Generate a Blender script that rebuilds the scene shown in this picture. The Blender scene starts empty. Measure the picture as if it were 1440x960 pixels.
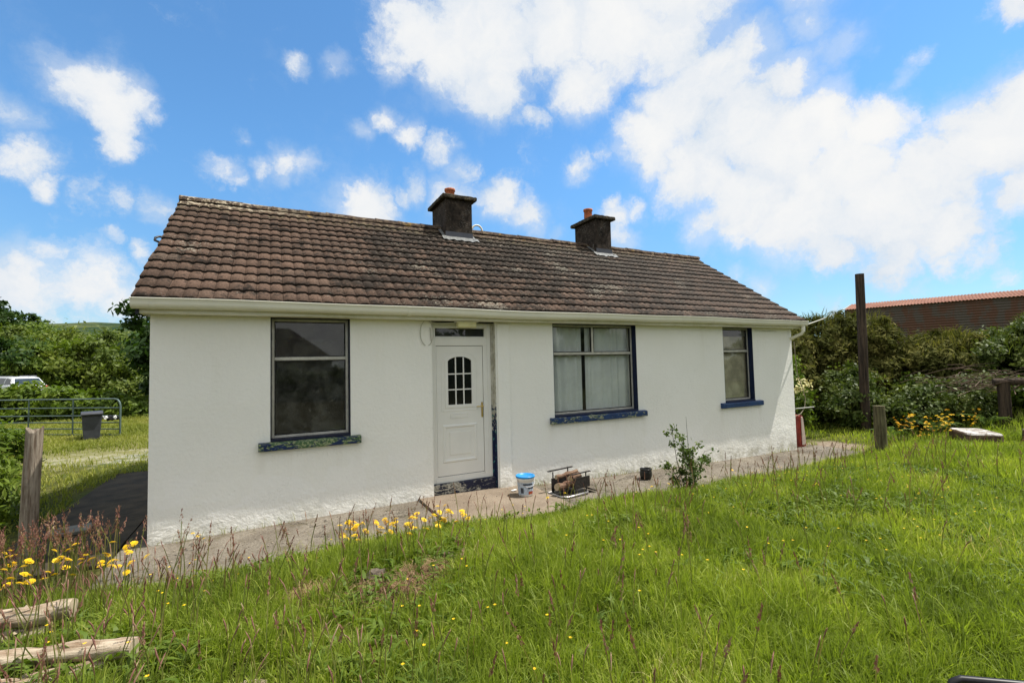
import bpy, math, random
import numpy as np
from mathutils import Vector, Matrix, noise
R = math.radians
random.seed(7); rng = np.random.default_rng(7)
S = bpy.context.scene
COL = S.collection

# ------------------------------------------------------------------ camera
CAM = np.array([1.244, -6.75, 1.928]); YAW, PIT, ROL, FPX = 27.261, 2.776, -1.353, 659.975
def cam_basis():
    y, p, r = R(YAW), R(PIT), R(ROL)
    F = np.array([math.sin(y)*math.cos(p), math.cos(y)*math.cos(p), math.sin(p)])
    X = np.array([math.cos(y), -math.sin(y), 0.0]); U = np.cross(X, F)
    return F, X*math.cos(r)+U*math.sin(r), U*math.cos(r)-X*math.sin(r)
CF, CX, CU = cam_basis()
cd = bpy.data.cameras.new('camera'); cam = bpy.data.objects.new('camera', cd); COL.objects.link(cam)
cam.matrix_world = Matrix(((CX[0], CU[0], -CF[0], CAM[0]), (CX[1], CU[1], -CF[1], CAM[1]), (CX[2], CU[2], -CF[2], CAM[2]), (0, 0, 0, 1)))
cd.sensor_fit = 'HORIZONTAL'; cd.sensor_width = 36.0; cd.lens = FPX/1440*36.0
cd.clip_start = 0.05; cd.clip_end = 5000
S.camera = cam

# ------------------------------------------------------------------ sun, sky, exposure
SUNV = Vector((0.45, -0.128, 1.0)).normalized()
EL = math.asin(SUNV.z); AZ = math.atan2(SUNV.x, SUNV.y)
sl = bpy.data.lights.new('sun', 'SUN'); sl.energy = 4.4; sl.angle = R(0.5); sl.color = (1.0, 0.955, 0.88)
so = bpy.data.objects.new('sun', sl); COL.objects.link(so)
so.rotation_euler = SUNV.to_track_quat('Z', 'Y').to_euler()
S.view_settings.view_transform = 'Standard'; S.view_settings.look = 'None'
S.view_settings.exposure = 0.58; S.view_settings.gamma = 1.0
S.render.engine = 'CYCLES'
S.cycles.use_denoising = True
S.cycles.max_bounces = 7; S.cycles.transparent_max_bounces = 12
S.cycles.caustics_reflective = False; S.cycles.caustics_refractive = False

class NT:
    def __init__(s, tree): s.t = tree; s.n = tree.nodes; s.l = tree.links
    def add(s, kind, **kw):
        n = s.n.new(kind)
        for k, v in kw.items():
            if k.startswith('i_'):
                key = k[2:]; key = int(key) if key.isdigit() else key.replace('_', ' ')
                n.inputs[key].default_value = v
            else: setattr(n, k, v)
        return n
    def link(s, a, b): s.l.new(a, b)
    def math(s, op, a, b=None, c=None, clamp=False):
        n = s.n.new('ShaderNodeMath'); n.operation = op; n.use_clamp = clamp
        for i, v in enumerate((a, b, c)):
            if v is None: continue
            if hasattr(v, 'is_linked') or hasattr(v, 'links'): s.l.new(v, n.inputs[i])
            else: n.inputs[i].default_value = v
        return n.outputs[0]
    def noise(s, vec, scale, detail=4, rough=0.55, dist=0.0, col=False):
        n = s.n.new('ShaderNodeTexNoise'); n.inputs['Scale'].default_value = scale
        n.inputs['Detail'].default_value = detail; n.inputs['Roughness'].default_value = rough
        n.inputs['Distortion'].default_value = dist
        if vec is not None: s.l.new(vec, n.inputs['Vector'])
        return n.outputs['Color' if col else 'Fac']
    def ramp(s, fac, stops, interp='LINEAR'):
        n = s.n.new('ShaderNodeValToRGB'); n.color_ramp.interpolation = interp
        els = n.color_ramp.elements
        while len(els) < len(stops): els.new(0.5)
        for e, (p, c) in zip(els, stops):
            e.position = p; e.color = (c[0], c[1], c[2], 1) if not isinstance(c, (int, float)) else (c, c, c, 1)
        s.l.new(fac, n.inputs[0]); return n.outputs[0]
    def mix(s, fac, a, b, mode='MIX'):
        n = s.n.new('ShaderNodeMix'); n.data_type = 'RGBA'; n.blend_type = mode
        for key, v in ((0, fac), (6, a), (7, b)):
            if isinstance(v, (int, float)): n.inputs[key].default_value = v
            elif isinstance(v, (tuple, list)): n.inputs[key].default_value = (v[0], v[1], v[2], 1)
            else: s.l.new(v, n.inputs[key])
        return n.outputs[2]
    def smooth(s, v, a, b, lo=0.0, hi=1.0):
        n = s.n.new('ShaderNodeMapRange'); n.interpolation_type = 'SMOOTHSTEP'
        n.inputs[1].default_value = a; n.inputs[2].default_value = b; n.inputs[3].default_value = lo; n.inputs[4].default_value = hi
        s.l.new(v, n.inputs[0]); return n.outputs[0]

world = bpy.data.worlds.new('World'); S.world = world; world.use_nodes = True
w = NT(world.node_tree); w.n.clear()
SKYK = 0.115
sky = w.add('ShaderNodeTexSky', sky_type='NISHITA', sun_disc=False, sun_elevation=EL, sun_rotation=AZ, altitude=50, air_density=1.0, dust_density=0.25, ozone_density=2.6)
tc0 = w.add('ShaderNodeTexCoord'); sz_ = w.add('ShaderNodeSeparateXYZ'); w.link(tc0.outputs['Generated'], sz_.inputs[0])
skyt = w.mix(w.smooth(sz_.outputs[2], 0.0, 0.42), (0.58, 0.74, 0.82), (0.69, 1.06, 1.22))
skyc = w.mix(1.0, sky.outputs[0], skyt, 'MULTIPLY')
tc = w.add('ShaderNodeTexCoord')
nv = w.add('ShaderNodeVectorMath', operation='NORMALIZE'); w.link(tc.outputs['Generated'], nv.inputs[0]); D = nv.outputs[0]
# cloud masses, as directions in the sky with an angular radius; CLOUDS = (x, y, z, radius, weight)
CLOUDS = [(-0.2261,0.8778,0.4222,0.0643,1), (-0.2079,0.8901,0.4057,0.0625,1), (-0.2071,0.9081,0.3641,0.0433,0.882), (-0.1775,0.8884,0.4234,0.0494,0.784), (-0.2441,0.8697,0.4291,0.0324,0.686), (-0.1566,0.8983,0.4104,0.0316,0.588), (-0.3155,0.8731,0.3716,0.044,0.588), (-0.3045,0.8976,0.3187,0.0434,0.784), (-0.2862,0.9144,0.2862,0.033,0.784), (-0.3219,0.8949,0.3092,0.0337,0.686), (-0.2371,0.9301,0.2806,0.0347,0.588), (-0.2081,0.9377,0.2782,0.0331,0.637), (-0.1635,0.9472,0.2757,0.0423,0.784), (-0.2231,0.9479,0.2274,0.0204,0.49), (-0.3043,0.9428,0.136,0.0841,1), (-0.2506,0.9577,0.1415,0.0768,1), (-0.2086,0.9703,0.1224,0.0553,0.9), (-0.3387,0.9315,0.1322,0.054,0.8), (-0.281,0.9435,0.1758,0.0426,0.882), (-0.1889,0.9604,0.2047,0.0263,0.588), (-0.3052,0.9491,0.0776,0.0675,0.6), (-0.2349,0.9687,0.0807,0.0722,0.55), (-0.0753,0.9351,0.3463,0.0359,0.735), (-0.0565,0.9413,0.3327,0.0252,0.588), (-0.0122,0.9341,0.3567,0.0314,0.686), (0.0221,0.9284,0.3709,0.0434,0.784), (0.0575,0.9263,0.3723,0.0324,0.686), (-0.0501,0.9177,0.394,0.0206,0.441), (0.0477,0.853,0.5197,0.03,0.735), (0.1096,0.8398,0.5316,0.0349,0.49), (-0.0327,0.8728,0.487,0.0199,0.245), (0.1604,0.9374,0.3092,0.0778,1.017), (0.2006,0.933,0.2988,0.0397,0.588), (0.1877,0.8008,0.5688,0.0392,0.784), (0.2312,0.7734,0.5902,0.0848,1.13), (0.2983,0.7404,0.6023,0.0928,1.13), (0.2969,0.7746,0.5584,0.0959,1.13), (0.3625,0.7316,0.5774,0.1268,1.243), (0.446,0.6724,0.5907,0.1247,1.243), (0.5288,0.6187,0.5811,0.1309,1.243), (0.6117,0.5696,0.549,0.1144,1.13), (0.2785,0.8016,0.5291,0.0514,0.882), (0.2033,0.8148,0.5429,0.04,0.686), (0.3797,0.7711,0.5111,0.083,1.13), (0.4498,0.7613,0.467,0.0384,0.588), (0.5116,0.6818,0.5229,0.0975,1.13), (0.189,0.8702,0.455,0.0389,0.784), (0.2361,0.8711,0.4306,0.0429,0.784), (0.2962,0.8597,0.4162,0.0437,0.784), (0.3392,0.8573,0.3872,0.0413,0.784), (0.153,0.8874,0.4348,0.0298,0.49), (0.2629,0.8952,0.3599,0.0443,0.686), (0.3314,0.879,0.3429,0.0612,0.784), (0.4124,0.8492,0.3299,0.0651,0.882), (0.4605,0.8322,0.3089,0.0573,0.882), (0.4776,0.8346,0.2744,0.033,0.588), (0.2243,0.9113,0.3453,0.0315,0.49), (0.4097,0.8835,0.2271,0.0417,0.49), (0.5479,0.7391,0.3918,0.0471,0.784), (0.5771,0.7086,0.406,0.0341,0.686), (0.6442,0.6443,0.4123,0.1,1.13), (0.6637,0.591,0.4586,0.1119,1.13), (0.6823,0.5431,0.4894,0.123,1.13), (0.6933,0.4936,0.5251,0.0734,1.017), (0.7116,0.6066,0.3545,0.1076,1.13), (0.7397,0.5346,0.4088,0.1095,1.13), (0.7882,0.4896,0.3729,0.0993,1.13), (0.7591,0.4665,0.4541,0.0736,1.017), (0.8135,0.4324,0.3888,0.0801,1.13), (0.7785,0.5552,0.2929,0.1054,1.13), (0.833,0.4856,0.2651,0.1085,1.243), (0.8564,0.4159,0.306,0.102,1.243), (0.8563,0.3724,0.3579,0.0764,1.1865), (0.8972,0.3781,0.2283,0.1067,1.243), (0.9042,0.3236,0.2787,0.1074,1.243), (0.9172,0.2633,0.2991,0.1067,1.243), (0.9135,0.2321,0.3342,0.0722,1.13), (0.9043,0.3946,0.1629,0.0653,1.0735), (0.9248,0.3272,0.1943,0.0747,1.13), (0.8723,0.4526,0.1852,0.055,0.784), (0.9443,0.2954,0.1448,0.0476,0.833), (0.9407,0.2523,0.2268,0.0625,1.13), (0.7498,0.6118,0.252,0.061,0.784), (0.6504,0.6951,0.3063,0.0473,0.49), (0.9366,0.3216,0.1388,0.0428,0.784), (0.9535,0.2764,0.1204,0.0292,0.588), (0.6235,0.7284,0.284,0.0449,0.784), (0.6395,0.7273,0.2491,0.0516,0.784), (0.6081,0.7302,0.3116,0.0288,0.588), (0.8466,0.3059,0.4354,0.0231,0.735), (0.8516,0.3217,0.414,0.0295,0.49), (0.7829,0.3892,0.4854,0.0432,0.441), (0.7376,0.4141,0.5334,0.0372,0.588), (0.766,0.411,0.4943,0.0376,0.392), (0.8658,0.2193,0.4498,0.0364,0.833), (0.8194,0.5566,0.1373,0.0357,0.686), (0.7928,0.5877,0.1613,0.0273,0.49), (0.882,0.4629,0.0881,0.0306,0.588), (0.8713,0.4799,0.1025,0.0197,0.392), (0.9267,0.3589,0.1113,0.0381,0.343), (0.9574,0.2712,0.0988,0.029,0.49), (0.5226,0.8102,0.2654,0.0297,0.392), (0.8123,0.356,0.462,0.0241,0.294), (0.3533,0.6531,0.6698,0.1745,1.13), (0.5727,0.5116,0.6406,0.1685,1.13), (0.7031,0.369,0.6078,0.0893,0.904)]
wn = w.noise(D, 6.0, 10, 0.66, col=True)
sub = w.add('ShaderNodeVectorMath', operation='SUBTRACT'); w.link(wn, sub.inputs[0]); sub.inputs[1].default_value = (0.5, 0.5, 0.5)
scl = w.add('ShaderNodeVectorMath', operation='SCALE'); w.link(sub.outputs[0], scl.inputs[0]); scl.inputs['Scale'].default_value = 0.13
addv = w.add('ShaderNodeVectorMath', operation='ADD'); w.link(D, addv.inputs[0]); w.link(scl.outputs[0], addv.inputs[1]); DW = addv.outputs[0]
acc = None
for (x, y, z, rad, wt) in CLOUDS:
    d = w.add('ShaderNodeVectorMath', operation='DISTANCE'); w.link(DW, d.inputs[0]); d.inputs[1].default_value = (x, y, z)
    o = w.smooth(d.outputs['Value'], rad*1.25, rad*0.1, 0.0, wt)
    acc = o if acc is None else w.math('MAXIMUM', acc, o)
# unseen rest of the sky: cloud cover added to whiten the front wall's light
sep = w.add('ShaderNodeSeparateXYZ'); w.link(D, sep.inputs[0])
dv = w.add('ShaderNodeVectorMath', operation='DOT_PRODUCT'); w.link(D, dv.inputs[0]); dv.inputs[1].default_value = (0.458, 0.889, 0.15)
away = w.smooth(dv.outputs['Value'], 0.55, 0.35)
gen = w.smooth(w.noise(D, 2.2, 3, 0.5), 0.36, 0.50, 0.0, 1.3)
gen = w.math('MULTIPLY', gen, away)
acc = gen if acc is None else w.math('MAXIMUM', acc, gen)
fb = w.noise(DW, 8.0, 12, 0.68)
den = w.math('ADD', acc, w.math('MULTIPLY', w.math('SUBTRACT', fb, 0.5), 1.9))
alpha = w.smooth(den, 0.20, 0.92)
thin = w.math('MULTIPLY', w.smooth(w.math('ADD', acc, w.math('MULTIPLY', w.math('SUBTRACT', w.noise(DW, 4.5, 8, 0.65), 0.5), 1.6)), 0.0, 0.75), 0.48)
alpha = w.math('MAXIMUM', alpha, thin)
alpha = w.math('MULTIPLY', alpha, w.smooth(sep.outputs[2], -0.02, 0.03))
cn = w.noise(DW, 6.5, 9, 0.62)
cshade = w.ramp(w.math('ADD', w.math('MULTIPLY', den, 0.35), w.math('MULTIPLY', cn, 0.75)), [(0.40, (0.62, 0.74, 0.88)), (0.62, (0.84, 0.89, 0.95)), (0.74, (0.93, 0.95, 0.97)), (0.92, (1.0, 1.0, 0.99))])
cdiv = w.add('ShaderNodeVectorMath', operation='SCALE'); w.link(cshade, cdiv.inputs[0]); cdiv.inputs['Scale'].default_value = 0.632/SKYK
mixc = w.mix(alpha, skyc, cdiv.outputs[0])
bg = w.add('ShaderNodeBackground'); w.link(mixc, bg.inputs[0]); bg.inputs[1].default_value = SKYK
wo = w.add('ShaderNodeOutputWorld'); w.link(bg.outputs[0], wo.inputs[0])
world.cycles.sampling_method = 'MANUAL'; world.cycles.sample_map_resolution = 512

# ------------------------------------------------------------------ materials
MATS = {}
def mat(name, fn=None, base=(0.5, 0.5, 0.5), rough=0.7, metal=0.0, spec=0.3, var=0.12, vscale=6.0, bump=0.0, bscale=40.0, coat=0.0):
    if name in MATS: return MATS[name]
    m = bpy.data.materials.new(name); m.use_nodes = True; t = NT(m.node_tree); t.n.clear()
    out = t.add('ShaderNodeOutputMaterial'); b = t.add('ShaderNodeBsdfPrincipled')
    b.inputs['Roughness'].default_value = rough; b.inputs['Metallic'].default_value = metal; b.inputs['Specular IOR Level'].default_value = spec
    b.inputs['Coat Weight'].default_value = coat
    g = t.add('ShaderNodeNewGeometry'); P = g.outputs['Position']
    t.P = P; t.b = b; t.out = out; t.tc = t.add('ShaderNodeTexCoord'); t.O = t.tc.outputs['Object']
    t.link(b.outputs[0], out.inputs[0])
    t.bump_in = None
    if fn: fn(t)
    else:
        n = t.noise(t.O, vscale, 5, 0.6)
        c = t.mix(t.smooth(n, 0.3, 0.7), tuple(x*(1-var) for x in base), tuple(min(1, x*(1+var)) for x in base))
        t.link(c, b.inputs['Base Color'])
        if bump:
            bump_(t, t.noise(t.O, bscale, 4, 0.6), bump)
    MATS[name] = m; return m
def bump_(t, h, dist, strength=1.0):
    bn = t.add('ShaderNodeBump'); bn.inputs['Strength'].default_value = strength; bn.inputs['Distance'].default_value = dist
    t.link(h, bn.inputs['Height'])
    if t.bump_in is not None: t.link(t.bump_in, bn.inputs['Normal'])
    t.bump_in = bn.outputs[0]; t.link(bn.outputs[0], t.b.inputs['Normal'])
def attr(t, name):
    a = t.add('ShaderNodeAttribute'); a.attribute_name = name; return a.outputs['Fac']

def f_wall(t):
    n1 = t.noise(t.P, 0.9, 5, 0.55); n2 = t.noise(t.P, 14, 5, 0.6)
    c = t.mix(t.smooth(n1, 0.35, 0.7), (0.87, 0.86, 0.805), (0.84, 0.83, 0.77))
    s = t.add('ShaderNodeSeparateXYZ'); t.link(t.P, s.inputs[0])
    # splash dirt near the ground, stains under the eaves
    for (sa, sb, z0_) in ((1.11, 2.345, 0.92), (5.40, 7.49, 0.92), (9.565, 10.85, 0.92)):   # rain streaks off the sills
        mp_ = t.add('ShaderNodeMapping'); mp_.inputs['Scale'].default_value = (9, 9, 0.7); t.link(t.P, mp_.inputs[0])
        k_ = t.smooth(t.noise(mp_.outputs[0], 1.0, 5, 0.65), 0.48, 0.72)
        e_ = t.math('MAXIMUM', t.smooth(t.math('ABSOLUTE', t.math('SUBTRACT', s.outputs[0], sa+0.03)), 0.10, 0.0), t.smooth(t.math('ABSOLUTE', t.math('SUBTRACT', s.outputs[0], sb-0.03)), 0.10, 0.0))
        in_ = t.math('MULTIPLY', t.math('GREATER_THAN', s.outputs[0], sa), t.math('LESS_THAN', s.outputs[0], sb))
        e_ = t.math('MULTIPLY', t.math('MAXIMUM', e_, t.math('MULTIPLY', in_, t.math('MULTIPLY', k_, 0.8))), t.smooth(s.outputs[2], 0.35, z0_-0.02))
        e_ = t.math('MULTIPLY', e_, t.math('LESS_THAN', s.outputs[2], z0_))
        c = t.mix(t.math('MULTIPLY', e_, 0.16), c, (0.50, 0.46, 0.33))
    pt = t.math('MULTIPLY', t.smooth(t.noise(t.P, 1.5, 2, 0.4), 0.53, 0.545), t.smooth(s.outputs[2], 0.9, 0.6))
    c = t.mix(t.math('MULTIPLY', pt, 0.5), c, (0.88, 0.87, 0.83))      # whiter repainted patches
    vo = t.add('ShaderNodeTexVoronoi'); vo.feature = 'DISTANCE_TO_EDGE'; vo.inputs['Scale'].default_value = 0.42
    wp = t.add('ShaderNodeVectorMath', operation='ADD'); t.link(t.P, wp.inputs[0]); t.link(t.noise(t.P, 1.8, 6, 0.7, col=True), wp.inputs[1]); t.link(wp.outputs[0], vo.inputs['Vector'])
    ck = t.math('MULTIPLY', t.smooth(vo.outputs['Distance'], 0.0028, 0.0008), t.smooth(t.noise(t.P, 0.8, 2, 0.5), 0.50, 0.56))
    c = t.mix(t.math('MULTIPLY', ck, 0.16), c, (0.30, 0.28, 0.22))
    low = t.math('MULTIPLY', t.smooth(s.outputs[2], 0.22, -0.12), t.smooth(t.noise(t.P, 5, 6, 0.65), 0.38, 0.68))
    c = t.mix(t.math('MULTIPLY', low, 0.70), c, (0.36, 0.34, 0.24))
    mp = t.add('ShaderNodeMapping'); mp.inputs['Scale'].default_value = (5, 5, 0.35); t.link(t.P, mp.inputs[0])
    st = t.math('MULTIPLY', t.smooth(t.noise(mp.outputs[0], 1.0, 5, 0.6), 0.52, 0.75), t.smooth(s.outputs[2], 1.2, 2.6))
    c = t.mix(t.math('MULTIPLY', st, 0.10), c, (0.50, 0.49, 0.30))
    sp = t.smooth(t.noise(t.P, 38, 2, 0.5), 0.74, 0.80)
    c = t.mix(t.math('MULTIPLY', sp, 0.25), c, (0.45, 0.42, 0.33))
    t.link(c, t.b.inputs['Base Color'])
    bump_(t, t.noise(t.P, 26, 6, 0.6), 0.006)
    bump_(t, n2, 0.008, 0.7)
    rough = t.smooth(s.outputs[2], 0.62, 0.36)
    bump_(t, t.math('MULTIPLY', t.noise(t.P, 15, 6, 0.6, 0.2), rough), 0.009)
WALL = mat('white_painted_render', f_wall, rough=0.75, spec=0.25)

def f_tile(t):
    r = attr(t, 'rnd')
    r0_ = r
    c = t.ramp(r, [(0.0, (0.066, 0.043, 0.032)), (0.35, (0.100, 0.066, 0.048)), (0.7, (0.150, 0.096, 0.069)), (1.0, (0.108, 0.083, 0.064))])
    s = t.add('ShaderNodeSeparateXYZ'); t.link(t.P, s.inputs[0])
    fine = t.noise(t.P, 45, 5, 0.65)
    c = t.mix(t.smooth(fine, 0.35, 0.7), t.mix(1.0, c, (0.62, 0.62, 0.60), 'MULTIPLY'), t.mix(1.0, c, (1.25, 1.25, 1.25), 'MULTIPLY'))
    # black lichen growing mostly on the middle and upper roof
    reg = t.math('MULTIPLY', t.smooth(s.outputs[0], 0.8, 4.2), t.smooth(s.outputs[0], 12.5, 8.0, 0.35, 1.0))
    reg = t.math('MULTIPLY', reg, t.smooth(s.outputs[2], 2.7, 4.2, 0.45, 1.0))
    bl = t.math('ADD', t.noise(t.P, 2.3, 3, 0.5), t.math('MULTIPLY', t.noise(t.P, 13, 6, 0.7), 0.9))
    bl = t.math('ADD', bl, t.math('MULTIPLY', reg, 0.20))
    c = t.mix(t.math('MULTIPLY', t.smooth(bl, 1.02, 1.13), 0.85), c, (0.022, 0.018, 0.014))
    b2 = t.math('ADD', t.noise(t.P, 7.0, 4, 0.6), t.math('MULTIPLY', reg, 0.13))
    c = t.mix(t.math('MULTIPLY', t.smooth(b2, 0.60, 0.68), 0.8), c, (0.028, 0.023, 0.018))
    pn_ = t.math('MULTIPLY', attr(t, 'pan'), t.math('MULTIPLY_ADD', reg, 0.75, 0.15))      # dirt and moss lying in the channels
    c = t.mix(t.math('MULTIPLY', pn_, t.smooth(t.noise(t.P, 10, 5, 0.65), 0.36, 0.58)), c, (0.026, 0.021, 0.015))
    c = t.mix(t.smooth(s.outputs[0], 12.10, 12.17), c, (0.022, 0.019, 0.016))
    c = t.mix(t.math('MULTIPLY', t.math('MULTIPLY', reg, t.smooth(t.noise(t.P, 22, 4, 0.6), 0.56, 0.64)), 0.5), c, (0.30, 0.25, 0.20))
    wl = t.smooth(t.math('ADD', t.noise(t.P, 1.3, 2, 0.5), t.noise(t.P, 30, 3, 0.6)), 1.20, 1.28)
    c = t.mix(t.math('MULTIPLY', wl, 0.6), c, (0.36, 0.33, 0.26))
    grey = t.smooth(s.outputs[0], 4.0, 10.0)
    c = t.mix(t.math('MULTIPLY', grey, 0.35), c, (0.13, 0.115, 0.10))
    ml = t.math('MULTIPLY', t.smooth(s.outputs[2], 4.45, 4.85), t.smooth(t.noise(t.P, 9, 5, 0.7), 0.45, 0.62))
    c = t.mix(ml, c, (0.20, 0.17, 0.10))
    c = t.mix(t.smooth(r0_, -0.2, -0.8), c, (0.020, 0.016, 0.012))   # butt ends coloured black to deepen the shadow line under each course
    t.link(c, t.b.inputs['Base Color'])
    bump_(t, t.noise(t.P, 90, 4, 0.6), 0.004)
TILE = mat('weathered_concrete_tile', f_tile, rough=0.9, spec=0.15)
def f_ridge(t):
    n = t.noise(t.P, 11, 6, 0.7)
    c = t.ramp(n, [(0.34, (0.022, 0.018, 0.014)), (0.50, (0.085, 0.060, 0.045)), (0.60, (0.17, 0.13, 0.085)), (0.72, (0.34, 0.29, 0.20))])
    s_ = t.add('ShaderNodeSeparateXYZ'); t.link(t.P, s_.inputs[0])
    c = t.mix(t.math('MULTIPLY', t.smooth(s_.outputs[0], 2.4, 0.4), t.smooth(t.noise(t.P, 14, 5, 0.7), 0.48, 0.60)), c, (0.46, 0.39, 0.28))
    o = t.smooth(t.noise(t.P, 4, 5, 0.7), 0.60, 0.70)
    c = t.mix(t.math('MULTIPLY', o, 0.6), c, (0.30, 0.19, 0.04))
    t.link(c, t.b.inputs['Base Color']); bump_(t, t.noise(t.P, 35, 5, 0.7), 0.02)
RIDGE = mat('lichened_ridge', f_ridge, rough=0.95, spec=0.1)
def f_chim(t):
    n = t.noise(t.P, 8, 6, 0.7)
    c = t.ramp(n, [(0.3, (0.014, 0.012, 0.010)), (0.55, (0.048, 0.038, 0.030)), (0.72, (0.100, 0.076, 0.056))])
    sp = t.smooth(t.math('ADD', t.noise(t.P, 50, 3, 0.6), t.math('MULTIPLY', t.noise(t.P, 3, 3, 0.6), 0.5)), 0.88, 0.94)
    c = t.mix(t.math('MULTIPLY', sp, 0.6), c, (0.34, 0.32, 0.28))
    t.link(c, t.b.inputs['Base Color']); bump_(t, t.noise(t.P, 60, 5, 0.7), 0.012)
CHIM = mat('sooty_chimney_render', f_chim, rough=0.92, spec=0.1)
def f_cap(t):
    n = t.noise(t.P, 15, 6, 0.7)
    c = t.ramp(n, [(0.35, (0.018, 0.016, 0.012)), (0.52, (0.06, 0.05, 0.035)), (0.66, (0.16, 0.13, 0.08)), (0.75, (0.40, 0.36, 0.25))])
    t.link(c, t.b.inputs['Base Color']); bump_(t, t.noise(t.P, 50, 5, 0.7), 0.02)
CAPM = mat('mossy_chimney_cap', f_cap, rough=0.95, spec=0.1)
TERRA = mat('terracotta', base=(0.42, 0.13, 0.055), rough=0.75, var=0.35, vscale=14, bump=0.004)
LEAD = mat('lead_flashing', base=(0.145, 0.150, 0.145), rough=0.55, var=0.35, vscale=9)
PVC = mat('cream_gutter_plastic', base=(0.76, 0.74, 0.62), rough=0.42, var=0.06, vscale=1.5, spec=0.4)
def f_fascia(t):
    n = t.noise(t.P, 3, 6, 0.65)
    c = t.mix(t.smooth(n, 0.42, 0.72), (0.72, 0.70, 0.58), (0.58, 0.57, 0.40))
    t.link(c, t.b.inputs['Base Color'])
FASCIA = mat('fascia_paint', f_fascia, rough=0.5)
UPVC = mat('white_plastic', base=(0.76, 0.75, 0.70), rough=0.35, var=0.03, vscale=3, spec=0.45)
GASK = mat('black_rubber', base=(0.02, 0.02, 0.02), rough=0.6)
ALU = mat('dull_aluminium', base=(0.50, 0.49, 0.43), rough=0.5, metal=0.35, var=0.15, vscale=9)
BRASS = mat('brass', base=(0.62, 0.45, 0.15), rough=0.32, metal=1.0, var=0.12)
def peel(name, main, under, under2, cover):
    def f(t):
        mp = t.add('ShaderNodeMapping'); mp.inputs['Scale'].default_value = (0.6, 1, 1.7); t.link(t.P, mp.inputs[0])
        n = t.math('ADD', t.math('MULTIPLY', t.noise(mp.outputs[0], 15, 8, 0.75, 0.6), 0.7), t.math('MULTIPLY', t.noise(t.P, 3.5, 3, 0.6), 0.45))
        m2 = t.mix(t.smooth(t.noise(t.P, 28, 4, 0.6), 0.48, 0.56), under, under2)
        n2 = t.noise(t.P, 6, 4, 0.6)
        mm = t.mix(t.smooth(n2, 0.35, 0.65), tuple(x*0.7 for x in main), main)
        k = t.smooth(n, cover, cover+0.02)
        t.link(t.mix(k, mm, m2), t.b.inputs['Base Color'])
        bump_(t, t.math('SUBTRACT', 1.0, k), 0.002); bump_(t, t.noise(t.P, 50, 4, 0.6), 0.003)
    return mat(name, f, rough=0.5, spec=0.35)
SILL1 = peel('flaking_blue_green_paint', (0.010, 0.028, 0.10), (0.06, 0.12, 0.05), (0.26, 0.30, 0.16), 0.565)
SILL2 = peel('worn_blue_paint', (0.015, 0.048, 0.145), (0.12, 0.17, 0.08), (0.36, 0.36, 0.26), 0.600)
SILL3 = peel('blue_sill_paint', (0.016, 0.055, 0.16), (0.04, 0.09, 0.2), (0.2, 0.24, 0.28), 0.70)
NAVY = peel('navy_reveal_paint', (0.006, 0.010, 0.035), (0.02, 0.03, 0.05), (0.16, 0.20, 0.22), 0.70)
BLUER = peel('blue_reveal_paint', (0.005, 0.014, 0.055), (0.02, 0.03, 0.05), (0.2, 0.25, 0.28), 0.71)
DARKR = mat('dark_reveal_paint', base=(0.018, 0.020, 0.028), rough=0.6, var=0.4)
def f_doorpeel(t):
    s = t.add('ShaderNodeSeparateXYZ'); t.link(t.P, s.inputs[0])
    n = t.math('ADD', t.math('MULTIPLY', t.noise(t.P, 15, 6, 0.72), 0.8), t.smooth(s.outputs[2], 0.6, 1.6, 0.0, 0.22))
    navy = t.mix(t.smooth(t.noise(t.P, 20, 3, 0.5), 0.60, 0.66), (0.008, 0.015, 0.055), (0.05, 0.22, 0.20))
    wht = t.mix(t.smooth(t.noise(t.P, 9, 5, 0.6), 0.4, 0.7), (0.55, 0.54, 0.46), (0.33, 0.31, 0.24))
    t.link(t.mix(t.smooth(n, 0.50, 0.53), navy, wht), t.b.inputs['Base Color'])
    bump_(t, n, 0.006)
DPEEL = mat('peeling_door_reveal', f_doorpeel, rough=0.65)
DSTEP = peel('peeling_threshold', (0.012, 0.016, 0.045), (0.45, 0.43, 0.36), (0.22, 0.21, 0.17), 0.590)
ROOM = mat('dark_room_plaster', base=(0.10, 0.09, 0.075), rough=0.9)
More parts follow.
